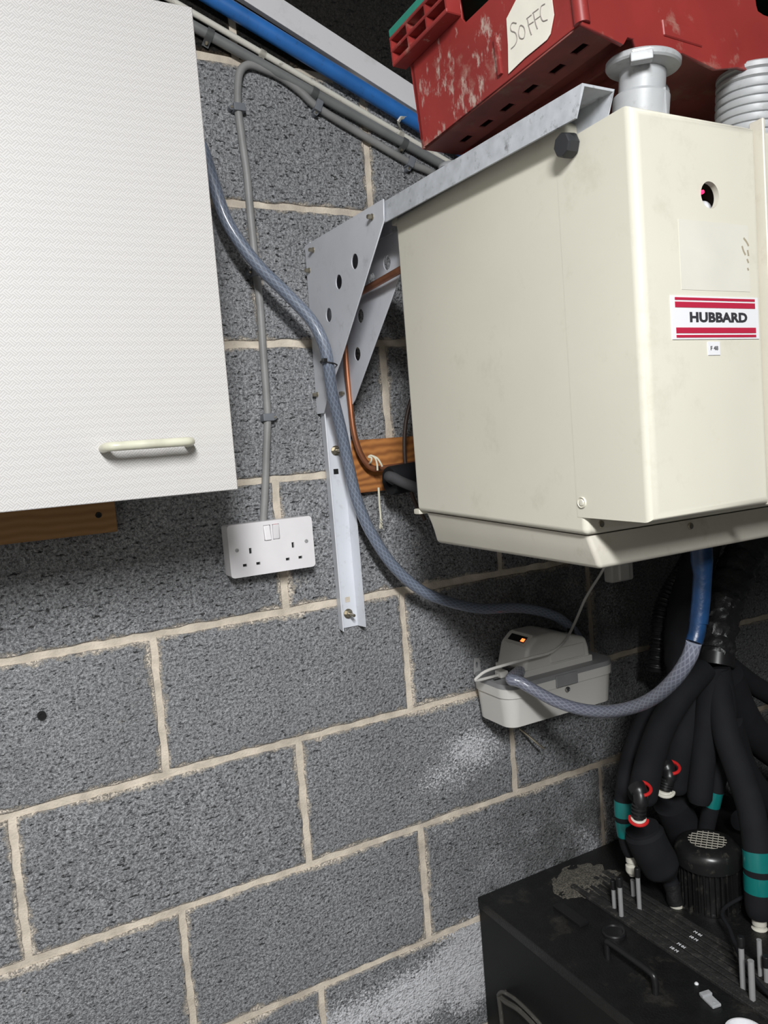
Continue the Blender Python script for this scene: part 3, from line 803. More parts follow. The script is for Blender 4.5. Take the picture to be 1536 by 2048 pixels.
# name label with stripes and its lettering
l0 = at(1340, 592, 'y', yf); l1 = at(1517, 678, 'y', yf)
lx0, lx1 = l0.x, l1.x; lz1 = (l0.z + at(1516, 595, 'y', yf).z) / 2; lz0 = (l1.z + at(1344, 679, 'y', yf).z) / 2
lc = Vector(((lx0 + lx1) / 2, yf, (lz0 + lz1) / 2)); lw = (lx1 - lx0) / 2; lh = (lz1 - lz0) / 2
lab = obj('name_plate', B(lx0, lx1, yf - .0009, yf + .0005, lz0, lz1), M_['label_white'], un, smooth=False)
for (za, zb_) in ((.80, .92), (.46, .72), (-.72, -.46), (-.92, -.80)):
    obj('stripe', B(lx0 + lw * .08, lx1 - lw * .08, yf - .0013, yf - .0008, lc.z + lh * za, lc.z + lh * zb_), M_['label_red'], lab, smooth=False)
obj('lettering', text('HUBBARD', .0125, lambda a_, b_, c_: (lc.x + a_ + .003, yf - .0012 - c_, lc.z + b_), sx=1.42, bold=.0005, spacing=1.04), M_['ink'], lab, smooth=False)
q = at(1427, 697, 'y', yf)
sm = obj('number_tag', B(q.x - .0085, q.x + .0085, yf - .0008, yf + .0005, q.z - .0065, q.z + .0065), M_['label_white'], un, smooth=False)
obj('lettering', text('F 48', .0058, lambda a_, b_, c_: (q.x + a_, yf - .0010 - c_, q.z + b_), sx=1.1), M_['ink'], sm, smooth=False)

# pale patch where an older sticker was, with brown smudges beside it
o0 = at(1356, 438, 'y', yf); o1 = at(1500, 588, 'y', yf)
pa = obj('sticker_residue', B(o0.x, o1.x, yf - .0003, yf + .0005, o1.z + .002, o0.z, 0), M_['residue'], un, smooth=False)
bm = bmesh.new()
for pts_ in (((1487, 476), (1493, 484), (1497, 492)), ((1484, 492), (1487, 502), (1491, 510)), ((1495, 500), (1497, 512)), ((1494, 518), (1497, 526)), ((1495, 536), (1497, 541))):
    tube(bm, smooth_path([at(x_, y_, 'y', yf - .0003) for x_, y_ in pts_], 3), .0012, seg=6, flat=1)
for v in bm.verts: v.co.y = yf - .0003 + (v.co.y - yf) * .12
obj('glue_smudge', bm, M_['smudge'], pa)

# ================================================================== GREY FITTINGS ON TOP OF THE UNIT
sp = at(1266, 196, 'y', -.655)
zh = zt1 - .002
s0 = Vector((sp.x + .004, -.657, zh)); sax = Vector((.05, -.10, 1)).normalized()
ht = (at(1271, 124, 'y', -.657).z - zh)
spo = thing('flanged_fitting', 'dusty grey flanged plastic hub standing on the unit under the crate', 'fitting', s0)
obj('hub', LT([(.0275, 0), (.0275, ht - .036), (.0255, ht - .034), (.0225, ht - .032), (.0225, ht - .012), (.0345, ht - .009), (.0360, ht - .007), (.0360, ht - .003), (.034, ht - .001), (.024, ht - .001), (.022, ht - .006), (0, ht - .006)], s0, sax, seg=48), M_['grey_plastic'], spo)
fq = s0 + sax * (ht - .005) + Vector((-.011, -.033, .0))
FM = Matrix.Translation(s0 + sax * (ht - .005) + Vector((-.0255, -.0215, -.002))) @ Matrix.Rotation(-.70, 4, 'Z')
bm = B(-.0105, .0105, -.005, .006, -.0090, .0005, .0015); bm.transform(FM)
obj('latch_block', bm, M_['grey_plastic'], spo)
bm = B(-.0080, .0080, -.0030, .002, .0002, .0024); bm.transform(FM)
obj('latch_slot', bm, M_['bolt'], spo, smooth=False)
obj('rib', B(s0.x + .004, s0.x + .0065, s0.y - .0305, s0.y - .022, s0.z, s0.z + ht - .036, .0008), M_['grey_plastic'], spo)
e0 = at(1338, 192, 'y', -.655)
e0.x = s0.x + .0325
rp = [Vector((e0.x + .0065 * math.cos(t), -.66, e0.z + .0065 * math.sin(t))) for t in [k * 2 * PI / 14 for k in range(15)]]
obj('eyelet', TB(rp, .0028, seg=8), M_['grey_plastic'], spo)
c0 = at(1480, 140, 'y', -.640)
cf = thing('ribbed_cap', 'light grey ribbed screw fitting on the unit at the right edge', 'fitting', (c0.x, -.64, zh))
prof = [(0, 0), (.034, 0)]
htc = c0.z - zh
k = 0; z_ = .002
while z_ < htc - .008:
    prof += [(.0385 - (.000 if z_ < htc * .7 else .002), z_), (.0395, z_ + .002), (.0395, z_ + .0055), (.0365, z_ + .0065), (.0365, z_ + .0078)]; z_ += .0088
prof += [(.034, z_ + .001), (.02, z_ + .003), (0, z_ + .003)]
obj('ribbed_body', LT(prof, (c0.x + .006, -.645, zh), (.04, -.06, 1), seg=48), M_['grey_plastic'], cf, angle=30)
bpnt = Vector((c0.x + .006, -.645, zh))
obj('locating_lug', B(bpnt.x + .004, bpnt.x + .016, bpnt.y - .042, bpnt.y - .034, zh + .004, zh + .02, .0015), M_['grey_plastic'], cf)
# small disc under the crate at the back of the arm
q = at(905, 322, 'x', .34)
o = obj('flat_washer', LT([(.016, 0), (.016, .004), (.004, .004), (.004, 0)], (.338, q.y, at(905, 330, 'x', .338).z - .003), (0, 0, 1), seg=28), M_['grey_plastic']); tag(o, 'flat round grey washer lying on the arm under the crate', 'washer')

# ================================================================== RED CRATE
def scuff(m, spots):
    nt = m.node_tree; N = nt.nodes; L = nt.links; b = N['Principled BSDF']; old = b.inputs['Base Color'].links[0].from_socket
    geo = N.new('ShaderNodeNewGeometry'); n = N.new('ShaderNodeTexNoise'); n.inputs['Scale'].default_value = 70; n.inputs['Detail'].default_value = 7; n.inputs['Roughness'].default_value = .7
    mp = N.new('ShaderNodeMapping'); mp.inputs['Scale'].default_value = (1, 1, .45); mp.inputs['Rotation'].default_value = (.7, 0, 0)
    L.new(geo.outputs['Position'], mp.inputs[0]); L.new(mp.outputs[0], n.inputs['Vector'])
    tot = None
    for p, rad in spots:
        d = N.new('ShaderNodeVectorMath'); d.operation = 'DISTANCE'; L.new(geo.outputs['Position'], d.inputs[0]); d.inputs[1].default_value = p
        q = node_math(nt, 'SUBTRACT', 1., node_math(nt, 'DIVIDE', d.outputs['Value'], rad), True)
        tot = q if tot is None else node_math(nt, 'MAXIMUM', tot, q)
    r = N.new('ShaderNodeMapRange'); r.inputs[1].default_value = .66; r.inputs[2].default_value = .76; r.inputs[4].default_value = .75
    L.new(node_math(nt, 'ADD', n.outputs['Fac'], node_math(nt, 'MULTIPLY', tot, .22)), r.inputs[0])
    g = node_math(nt, 'MULTIPLY', r.outputs[0], node_math(nt, 'MULTIPLY', tot, 6, True))
    mx = N.new('ShaderNodeMix'); mx.data_type = 'RGBA'; L.new(g, mx.inputs[0]); L.new(old, mx.inputs[6]); mx.inputs[7].default_value = (.50, .44, .38, 1)
    L.new(mx.outputs[2], b.inputs['Base Color'])
scuff(M_['red'], [(at(x_, y_, 'x', .29), r_) for x_, y_, r_ in ((918, 200, .055), (945, 140, .05), (870, 150, .06), (860, 285, .05), (960, 60, .05))])
CO = at(1165, 47, 'z', .632); CBk = at(845, 302, 'z', .612); CRt = at(1440, 120, 'z', .634)
vax = (CBk - CO); Lf = vax.length; vax.normalize()
uax = (CRt - CO); uax = (uax - vax * uax.dot(vax)).normalized(); wax = uax.cross(vax).normalized()
if wax.z < 0: wax = -wax
def cf_(a_, b_, c_): return CO + uax * a_ + vax * b_ + wax * c_
CM = Matrix.Identity(4)
for i, ax_ in enumerate((uax, vax, wax)):
    for j in range(3): CM[j][i] = ax_[j]
CM.translation = CO
def cb(*a, **k): bm = B(*a, **k); bm.transform(CM); return bm
LU, LV, LH = .56, Lf, .125
cr = thing('red_crate', 'red plastic crate with a taped paper note, resting tilted on the arm and fittings', 'crate', cf_(LU / 2, LV / 2, 0))
# walls as plates with grip holes
gl = inpts = None
def cw(px, py, plane):
    """crate-frame coordinates of a point of the crate's left ('u') or front ('v') face"""
    n = uax if plane == 'u' else vax
    d = CAMROT @ Vector(((px - 768) / FPX, -(py - 1024) / FPX, -1)); t = (CO - CAMLOC).dot(n) / d.dot(n)
    r = CAMLOC + d * t - CO; return Vector((r.dot(uax), r.dot(vax), r.dot(wax)))
g1 = [cw(x, y, 'u') for x, y in ((930, 46), (921, 0), (972, 0))]
gh = [(g1[0].y, g1[0].z), (g1[0].y + .004, g1[0].z + .006), (g1[1].y, LH - .02), (g1[2].y - .022, LH - .02), (g1[2].y - .004, g1[2].z + .006)]
gh = [(LV * .66, .070), (LV * .68, .076), (LV * .68, .098), (LV * .36, .098), (LV * .36, .076), (LV * .38, .070)]
gb = (g1[0].y, g1[0].z)
gh = [(gb[0], gb[1]), (gb[0] + .005, gb[1] + .008), (gb[0] + .005, gb[1] + .03), (gb[0] - .09, gb[1] + .03), (gb[0] - .09, gb[1] + .008), (gb[0] - .085, gb[1])]
def left_frame(a_, b_, c_): return cf_(.002 + c_, a_, b_)
def front_frame(a_, b_, c_): return cf_(a_, .002 + c_, b_)
lfo = [(0.004, .004), (.010, 0), (LV - .006, 0), (LV, .006), (LV + .004, LH), (-.004, LH), (0, .02)]
LH = gb[1] + .045
lfo = [(.0, .003), (LV, .003), (LV + .004, LH), (.0, LH)]
obj('left_wall', sheet(lfo, [gh], .004, left_frame), M_['red'], cr, smooth=False)
f2 = cw(1527, 30, 'v')
fh = [(f2.x - .010, f2.z + .002), (f2.x, f2.z), (f2.x + .012, f2.z), (f2.x + .09, f2.z), (f2.x + .09, f2.z + .03), (f2.x - .012, f2.z + .03), (f2.x - .012, f2.z + .008)]
# lower edge of the front wall with its cut-outs between the feet
e = [cw(x, y, 'v') for x, y in ((1165, 47), (1247, 89), (1255, 74), (1268, 76), (1276, 100), (1342, 124), (1354, 112), (1364, 105), (1432, 138), (1475, 134))]
lowf = [(v.x, v.z) for v in e] + [(LU * .86, e[-1].z), (LU * .88, 0), (LU, 0)]
obj('front_wall', sheet(lowf + [(LU, LH), (0, LH)], [fh], .004, front_frame), M_['red'], cr, smooth=False)
obj('corner_post', TB([cf_(.004, .004, .002), cf_(.004, .004, LH)], .0075, seg=14), M_['red'], cr)
obj('back_wall', cb(0, LU, LV - .004, LV, .002, LH), M_['red'], cr, smooth=False)
obj('right_wall', cb(LU - .004, LU, 0, LV, .002, LH), M_['red'], cr, smooth=False)
# bottom: a dirty rim with slots, a recessed floor
slots = []
for (px, py) in ((1160, 100), (1115, 140), (1062, 180), (1015, 217), (975, 249), (935, 280), (905, 305)):
    n = wax; d = CAMROT @ Vector(((px - 768) / FPX, -(py - 1024) / FPX, -1)); t = (CO - CAMLOC).dot(n) / d.dot(n)
    r = CAMLOC + d * t - CO; u_, v_ = r.dot(uax), r.dot(vax)
    if not slots or v_ - slots[-1][2] > .02: slots.append((px, min(max(u_, .02), .036), v_))
rim = sheet([(.002, .002), (.050, .002), (.050, LV - .002), (.002, LV - .002)], [[(u_ - .005, v_ - .009), (u_ + .005, v_ - .009), (u_ + .005, v_ + .009), (u_ - .005, v_ + .009)] for _, u_, v_ in slots if .015 < v_ < LV - .015], .003, lambda a_, b_, c_: cf_(a_, b_, .002 + c_))
obj('slotted_base_rim', rim, M_['red_dirty'], cr, smooth=False)
obj('crate_floor', cb(.05, LU - .004, .002, LV - .004, .012, .016), M_['red_dirty'], cr, smooth=False)
for k in range(3):
    obj('floor_rib', cb(.05 + k * .035, .054 + k * .035, .004, LV - .006, .001, .012), M_['red_dirty'], cr, smooth=False)
# vertical rib by the note and embossed panel on the front
r0 = cw(1003, 150, 'u')
obj('wall_rib', cb(-.0035, .001, r0.y - .003, r0.y + .003, .012, .052, .0012), M_['red'], cr)
p0 = cw(1322, 36, 'v'); p1 = cw(1400, 66, 'v'); p2 = cw(1400, 94, 'v')
pz1 = (p0.z + p1.z) / 2; pz0 = p2.z
obj('embossed_panel', cb(p0.x, p1.x, -.0016, .001, pz0, pz1, .001, 1), M_['red'], cr)
# rim and handle frame of the left side: two long rails joined by webs
m0 = cw(812, 122, 'u'); m1 = cw(812, 80, 'u')
rz0, rz1 = .5 * (m0.z + cw(905, 60, 'u').z) - .010, LH
rz0 = m0.z - .010
yb = LV + .012
yfr = gb[0] + .004
for (za, zb2) in ((rz0, rz0 + .005), ((rz0 + LH) / 2 - .001, (rz0 + LH) / 2 + .003), (LH - .004, LH)):
    obj('handle_rail', cb(-.020, .000, yfr, yb, za, zb2, .001, 1), M_['red'], cr)
for y_ in (yfr, yfr + (yb - yfr) * .33, yfr + (yb - yfr) * .66, yb - .003):
    obj('handle_web', cb(-.019, .000, y_, y_ + .003, rz0 + .004, LH - .003), M_['red'], cr, smooth=False)
# paper note with handwriting
pp = [cw(x, y, 'u') for x, y in ((1015, 38), (1018, 90), (1019, 148), (1052, 116), (1096, 80), (1103, 68), (1110, 30), (1106, 0), (1050, 0))]
pz = [(v.y, v.z) for v in pp]; pz[-2] = (pz[-2][0], pz[-2][1] + .012); pz[-1] = (pz[-1][0], pz[-1][1] + .012)
note = obj('paper_note', sheet(pz, [], .0006, lambda a_, b_, c_: cf_(-.0012 + c_, a_, b_)), M_['paper'], cr, smooth=False)
def stroke(bm, pts):
    q = [cw(x, y, 'u') for x, y in pts]
    tube(bm, smooth_path([cf_(-.0018, v.y, v.z) for v in q], 4), .00050, seg=5)
bm = bmesh.new()
stroke(bm, [(1036, 47), (1028, 46), (1024, 54), (1026, 62), (1034, 66), (1037, 78), (1033, 90), (1025, 98)])     # S
stroke(bm, [(1042, 54), (1040, 66), (1043, 76), (1050, 77), (1053, 66), (1051, 55), (1045, 51), (1042, 54)])     # O
stroke(bm, [(1058, 38), (1062, 58), (1066, 70)]); stroke(bm, [(1056, 38), (1066, 30)]); stroke(bm, [(1059, 51), (1070, 44)])   # F
stroke(bm, [(1070, 27), (1074, 46), (1078, 58)]); stroke(bm, [(1068, 27), (1080, 18)]); stroke(bm, [(1072, 41), (1083, 33)])   # F
stroke(bm, [(1093, 8), (1085, 14), (1084, 30), (1089, 42), (1098, 40)])                                          # C
obj('handwriting', bm, M_['pencil'], note)
# the green lid on top
GM = CM.copy(); GM.translation = cf_(0, 0, LH + .001)
def gbx(*a, **k): bm = B(*a, **k); bm.transform(GM); return bm
gr = thing('green_lid', 'green plastic lid lying on top of the red crate, just its edge showing', 'lid', cf_(LU / 2, LV / 2, LH + .001))
for a_ in ((-.018, LU + .01, -.010, LV + .014, 0, .010), ):
    bm = gbx(*a_, .002)
    obj('base_rim', bm, M_['green'], gr)
obj('lid_plate', gbx(0, LU, 0, LV, .006, .012, .002), M_['green'], gr)

# ================================================================== CONDENSATE PUMP ON THE WALL
zb0 = -.263; px0, px1 = .583, .846; py1 = -.120
pu = thing('condensate_pump', 'cream condensate pump with grey lid fixed to the wall below the cream unit', 'pump', ((px0 + px1) / 2, -.06, zb0))
def ft(bm, x0, x1, y0, y1, z0, z1, ins, r, n=6):
    def loop(i, z):
        pts = []
        for cx_, cy_, a0 in ((x1 - r, y1 - r, 0), (x0 + r, y1 - r, PI / 2), (x0 + r, y0 + r, PI), (x1 - r, y0 + r, 1.5 * PI)):
            rr = r - i
            for k in range(n + 1):
                t = a0 + PI / 2 * k / n; pts.append(bm.verts.new((cx_ + rr * math.cos(t), cy_ + rr * math.sin(t), z)))
        return pts
    A = loop(ins, z0); Bq = loop(0, z1); m = len(A)
    for i in range(m): bm.faces.new((A[i], A[(i + 1) % m], Bq[(i + 1) % m], Bq[i]))
    bm.faces.new(A[::-1]); bm.faces.new(Bq); return bm
obj('tank', ft(bmesh.new(), px0, px1, py1, -.004, zb0, -.196, .006, .028), M_['pump'], pu)
rimp = ft(bmesh.new(), px0 - .003, px1 + .003, py1 - .003, -.002, -.207, -.190, .001, .030)
obj('tank_rim', rimp, M_['pump'], pu)
lid = obj('lid', ft(bmesh.new(), px0 - .002, px1 + .002, py1 - .002, -.002, -.190, -.181, -.0005, .029), M_['grey_lid'], pu)
q = at(1135, 1378, 'y', py1 - .004)
obj('lid_tab', B(q.x - .026, q.x + .026, py1 - .006, py1 - .001, -.206, -.184, .001, 1), M_['grey_lid'], pu)
obj('screw', LT([(0, .0008), (.002, .0006), (.0026, .0014), (.0042, .0008), (.0046, 0), (.0046, -.002)], (q.x, py1 - .006, q.z), (0, -1, 0), seg=16), M_['chrome'], pu)
q = at(977, 1392, 'z', -.180)
obj('vent_slot', B(px0 + .006, px0 + .020, py1 + .045, py1 + .051, -.1812, -.1802), M_['black_matt'], pu, smooth=False)
q = at(1012, 1383, 'z', -.181); ix, iy = .625, -.092
obj('inlet_hole', LT([(.017, 0), (.017, .001), (0, .001)], (ix, iy, -.1812), (0, 0, 1), seg=24), M_['black_matt'], pu)
# motor cover
hx0, hx1 = .640, .800; hy0, hy1 = -.098, -.012; hz0, hz1 = -.181, -.112
prof_ = [(hx0, hz0), (hx1 + .004, hz0), (hx1 + .002, hz0 + .018), (hx1 - .002, hz0 + .040), (hx1 - .016, hz0 + .050), (hx0 + .075, hz1), (hx0 + .040, hz1 - .002), (hx0 + .014, hz1 - .018)]
prof_ = [(hx0 - .004, hz0), (hx1 + .004, hz0), (hx1 + .002, hz0 + .028), (hx1 - .004, hz0 + .048), (hx0 + .082, hz1 + .002), (hx0 + .034, hz1 + .002), (hx0 + .012, hz1 - .016)]
obj('motor_cover', PR(prof_, 'y', hy0, hy1, bev=.008, seg=4), M_['pump'], pu, angle=50)
obj('cover_skirt', B(hx0 - .002, hx1 + .006, hy0 - .002, hy1 + .002, hz0 - .001, hz0 + .012, .002), M_['pump'], pu)
obj('recessed_panel', B(hx0 + .062, hx1 - .012, hy0 - .0018, hy0 + .002, hz0 + .014, hz0 + .040, .003), M_['pump'], pu)
# sloping window with the lit lamp
a_ = Vector((hx0 + .012, 0, hz1 - .016)); b_ = Vector((hx0 + .034, 0, hz1 + .002)); nrm = Vector((-(b_.z - a_.z), 0, b_.x - a_.x)).normalized(); dd = (b_ - a_).normalized()
def win(y0, y1, t0, t1, h):
    bm = bmesh.new(); vs_ = []
    for hh_ in (-.001, h):
        for (y_, t_) in ((y0, t0), (y1, t0), (y1, t1), (y0, t1)):
            c_ = a_ + dd * t_ + nrm * hh_; vs_.append(bm.verts.new((c_.x, y_, c_.z)))
    for f in ((0, 1, 2, 3), (4, 5, 6, 7), (0, 1, 5, 4), (1, 2, 6, 5), (2, 3, 7, 6), (3, 0, 4, 7)): bm.faces.new([vs_[i] for i in f])
    return bm
ln_ = (b_ - a_).length
obj('window_bezel', win(hy0 + .012, hy1 - .012, ln_ * .02, ln_ * .98, .0012), M_['pump'], pu)
obj('dark_window', win(hy0 + .018, hy1 - .020, ln_ * .25, ln_ * .75, .0020), M_['black'], pu, smooth=False)
obj('lamp', win(hy0 + .020, hy0 + .029, ln_ * .32, ln_ * .56, .0028), M_['led'], pu, smooth=False)
obj('warning_sticker', B(hx0 + .095, hx1 - .030, hy0 + .03, hy1 - .016, hz1 - .012, hz1 - .0095), M_['black'], pu, smooth=False)
obj('hose_outlet', LT([(.007, 0), (.007, .02)], (hx1 - .010, -.060, hz0 + .040), (0, 0, 1), seg=16), M_['black'], pu)
obj('red_plug', LT([(0, .012), (.006, .012), (.0065, 0), (.004, -.004)], at(1172, 1320, 'y', -.05) + Vector((-.002, 0, 0)), (1, 0, 0), seg=12), M_['pink'], pu)
q = at(955, 1330, 'y', -.006)
obj('mounting_lug', sheet([(-.009, -.018), (.009, -.018), (.007, .012), (-.005, .014)], [circ(0, 0, .0028, 12, .006)], .002, lambda a1, b1, c1: (q.x + a1, -.003 + c1, q.z + b1)), M_['steel'], pu, smooth=False)
# mains plug and socket on the lid
ps_ = at(985, 1352, 'z', -.172)
pg = thing('mains_plug', 'small cream and black plug lying on the pump lid, left of its cover', 'plug', (.628, -.06, -.181))
obj('plug_body', B(.603, .622, -.075, -.055, -.1808, -.168, .003), M_['pump'], pg)
obj('socket_body', B(.6222, .6355, -.079, -.053, -.1808, -.164, .002), M_['black'], pg)
CP = [(1200, 1150, -.06), (1212, 1128, -.07), (1222, 1105, -.10), (1230, 1080, -.13)][::-1] + [(1182, 1178, -.06), (1168, 1203, -.06), (1150, 1245, -.07), (1133, 1277, -.10), (1118, 1294, -.122), (1098, 1306, -.128), (1060, 1316, -.126), (1010, 1330, -.115), (975, 1341, -.09), (958, 1352, -.080), (953, 1361, -.078)]
pc = smooth_path([at(x, y, 'y', d) for x, y, d in CP] + [Vector((.604, -.065, -.176))], 6)
o = obj('white_flex', TB(pc, .0028, seg=8), M_['pump']); tag(o, 'thin white flex curving from behind the unit down to the plug on the pump', 'cable')

# hose from the drain to the pump
dcx, dcy = dc.x, dc.y
bt_ = thing('taped_drain_connector', 'blue taped pipe connector hanging under the drain tray', 'connector', (dcx, dcy, tb[1].z - .06))
top = Vector((dcx, dcy, tb[1].z - .014))
ctr = [top, at(1405, 1150, 'y', dcy), at(1402, 1200, 'y', dcy), at(1397, 1246, 'y', dcy), at(1388, 1284, 'y', dcy)]
obj('taped_body', TB([ctr[0], ctr[1] * .5 + ctr[0] * .5, ctr[1], ctr[2], ctr[3]], lambda t: .0138 if t < .25 else .0118, seg=20), M_['blue_tape'], bt_)
obj('tape_end', TB(smooth_path([ctr[3] + Vector((0, 0, .004)), (ctr[3] + ctr[4]) / 2 + Vector((.001, 0, 0)), ctr[4]], 4), .0108, seg=20), M_['blue_tape'], bt_)
HB = [(1388, 1284, dcy), (1378, 1315, dcy + .01), (1352, 1355, dcy + .04), (1315, 1390, dcy + .09), (1270, 1413, dcy + .15), (1215, 1423, dcy + .22), (1160, 1418, dcy + .28), (1110, 1402, dcy + .325), (1068, 1380, dcy + .36), (1040, 1364, dcy + .38), (1022, 1358, dcy + .395)]
hb_ = smooth_path([at(x, y, 'y', d) for x, y, d in HB] + [Vector((.628, -.112 + .012, -.166)), Vector((ix, iy - .002, -.180)), Vector((ix, iy, -.200))], 6)
o = obj('drain_hose', TB(hb_, .0102, seg=16), M_['hose2']); tag(o, 'grey braided drain hose looping from the blue connector to the pump tank', 'hose')

# small white junction box on the wall behind the tray
q = at(1247, 1143, 'y', -.03)
jb = thing('junction_box', 'small white junction box on the wall, half hidden by the tray', 'junction box', q)
obj('box', B(q.x - .030, q.x + .032, -.028, -.0012, q.z - .022, q.z + .022, .005), M_['pump'], jb)
obj('cover', B(q.x - .012, q.x + .014, -.034, -.026, q.z - .018, q.z + .018, .002), M_['pump'], jb)
# bent wire poking out under the pump
wp_ = [at(x, y, 'y', d) for x, y, d in ((1040, 1458, -.004), (1055, 1470, -.02), (1075, 1487, -.035), (1088, 1497, -.04))]
o = obj('bent_wire', TB(smooth_path(wp_, 5), .0022, seg=8), M_['bolt']); tag(o, 'short rusty wire poking from the wall under the pump', 'wire')

# ================================================================== BLACK BEER COOLER
ZT = -.625
MX = at(969, 1808, 'z', ZT)
mx0, myb = MX.x, -.006
mx0 = .562
mx1, myf = 1.28, -.62
mc = thing('cooler_cabinet', 'black box-shaped beer cooler on the floor with a dusty ribbed top', 'cooler', ((mx0 + mx1) / 2, (myb + myf) / 2, Z0))
obj('casing', B(mx0, mx1, myf, myb, Z0 + .002, ZT - .004, .003), M_['machine'], mc)
obj('top_panel', B(mx0 - .001, mx1 + .001, myf - .001, myb + .001, ZT - .022, ZT, .0025), M_['machine_top'], mc)
rx0 = at(1300, 1884, 'z', ZT).x; rx1 = at(1434, 1878, 'z', ZT).x
nr = 7; wst = (rx1 - rx0) / nr
for i in range(nr):
    edge = i in (0, nr - 1)
    obj('rubber_strip', B(rx0 + i * wst + .0012, rx0 + (i + 1) * wst - .0012, -.60, -.085, ZT - .001, ZT + (.0055 if edge else .003), .0012, 1), M_['machine_mat'], mc)
# heap of pale grit by the wall
bm = bmesh.new(); g0 = at(1170, 1770, 'z', ZT)
nx_, ny_ = 34, 30; vg = {}
for i in range(nx_):
    for j in range(ny_):
        x = g0.x - .075 + .17 * i / (nx_ - 1); y = g0.y - .055 + .13 * j / (ny_ - 1)
        dd_ = ((x - g0.x - .01) / .085) ** 2 + ((y - g0.y - .01) / .065) ** 2
        hgt_ = max(0, 1 - dd_) * .004 + noise.noise(Vector((x * 60, y * 60, 0))) * .0025 + noise.noise(Vector((x * 300, y * 300, 3))) * .0014
        vg[i, j] = bm.verts.new((x, min(y, -.008), ZT + .0002 + min(max(hgt_ - dd_ * .0022, -.0012), .008)))
for i in range(nx_ - 1):
    for j in range(ny_ - 1): bm.faces.new((vg[i, j], vg[i + 1, j], vg[i + 1, j + 1], vg[i, j + 1]))
o = obj('grit_heap', bm, M_['grit'], mc); o['kind'] = 'stuff'
# lifting handle on the top
h0 = at(1212, 1918, 'z', ZT); h1 = at(1315, 1985, 'z', ZT); hx = (h0.x + h1.x) / 2; hh_ = .030
hpth = smooth_path([(hx, h0.y, ZT - .001), (hx, h0.y, ZT + hh_ * .75), (hx, h0.y - .006, ZT + hh_), (hx, (h0.y + h1.y) / 2, ZT + hh_ + .001), (hx, h1.y + .008, ZT + hh_), (hx, h1.y, ZT + hh_ * .7), (hx, h1.y, ZT - .001)], 6)
obj('bow_handle', TB(hpth, .0055, seg=14), M_['black'], mc)
# side grip on the casing's end face
sg_ = [at(x, y, 'x', mx0 - .02) for x, y in ((997, 1990), (1006, 1984), (1030, 1998), (1056, 2022), (1078, 2046), (1105, 2080))]
sg2 = [Vector((mx0 + .004, v.y + .004, v.z - .004)) for v in sg_[:1]]
bm = TB(smooth_path([sg2[0]] + sg_ + [Vector((mx0 + .004, sg_[-1].y, sg_[-1].z))], 5), .0035, seg=8)
inner_ = [Vector((v.x + .004, v.y - .001, v.z - .020)) for v in sg_[1:]]
tube(bm, smooth_path([sg_[0] + Vector((.004, 0, -.006))] + inner_, 5), .005, seg=8)
tube(bm, smooth_path([sg_[0], sg_[0] + Vector((.002, .0, -.03)), sg_[0] + Vector((.004, 0, -.07))], 3), .004, seg=8)
obj('side_grip', bm, mat('worn_black_grip', (.06, .057, .05), .5, dirt=.4, dirt_scale=60, dirt_col=(.3, .28, .22)), mc)
# dark filler cap
q = at(1228, 1868, 'z', ZT)
obj('filler_cap', LT([(.021, 0), (.021, .006), (.019, .008), (.016, .008), (.014, .006), (0, .006)], (q.x, q.y, ZT - .001), (0, 0, 1), seg=32), M_['black'], mc)
q = at(1135, 1828, 'z', ZT)
obj('latch_bar', B(q.x - .010, q.x + .012, q.y - .045, q.y + .03, ZT - .001, ZT + .006, .002), M_['black'], mc)
# white size marks printed on the strips
for px, py, s_ in ((1396, 1871, 'M 01'), (1387, 1880, '10 M'), (1363, 1895, 'M 01'), (1348, 1902, '10 M')):
    q = at(px, py, 'z', ZT + .003)
    ob = obj('printed_mark', text(s_, .0075, lambda a1, b1, c1, q=q: (q.x + b1 * 1.0, q.y - a1, ZT + .0062 + c1), sx=1.1, bold=.0003), M_['label_white'], mc, smooth=False)
# stub tubes
def stub(px, py, top_py, r, cap, label, top_px=None):
    b0 = at(px, py, 'z', ZT + .001)
    d = CAMROT @ Vector((((top_px or px) - 768) / FPX, -(top_py - 1024) / FPX, -1))
    # height above the base where the view ray passes over it
    k = (Vector((b0.x, b0.y)) - Vector((CAMLOC.x, CAMLOC.y))).length / Vector((d.x, d.y)).length
    zt_ = CAMLOC.z + d.z * k
    t = thing('stub_pipe', label, 'pipe', b0)
    t['group'] = 'steel stub pipes on the cooler top' if cap else 'steel stub pipes on the cooler top'
    obj('tube', TB([Vector((b0.x, b0.y, ZT - .001)), Vector((b0.x, b0.y, zt_))], r, seg=14), M_['steel'], t)
    if cap: obj('rubber_cap', LT([(r * 1.35, -.016), (r * 1.35, -.001), (r * 1.1, .001), (0, .0015)], (b0.x, b0.y, zt_ + .001), (0, 0, 1), seg=16), M_['black'], t)
    return b0, zt_
stub(1229, 1817, 1762, .0040, True, 'leftmost steel stub pipe with black cap at the back of the cooler top')
stub(1243, 1836, 1757, .0043, True, 'tall steel stub pipe with black cap in front of the leftmost one')
sC = stub(1267, 1793, 1760, .0042, False, 'uncapped steel stub pipe under the white push fitting at the back')
stub(1279, 1818, 1738, .0042, True, 'steel stub pipe with black cap just right of the white push fitting')
stub(1486, 1977, 1876, .0043, True, 'steel stub pipe with glossy black cap beside the lower right sleeve')
stub(1505, 2001, 1922, .0048, False, 'open bright steel stub pipe at the lower right')
sG = stub(1521, 1952, 1880, .0040, False, 'steel stub pipe under the white fitting of the big right sleeve')
stub(1534, 1965, 1915, .0045, True, 'rightmost steel stub pipe with black cap cut by the frame')
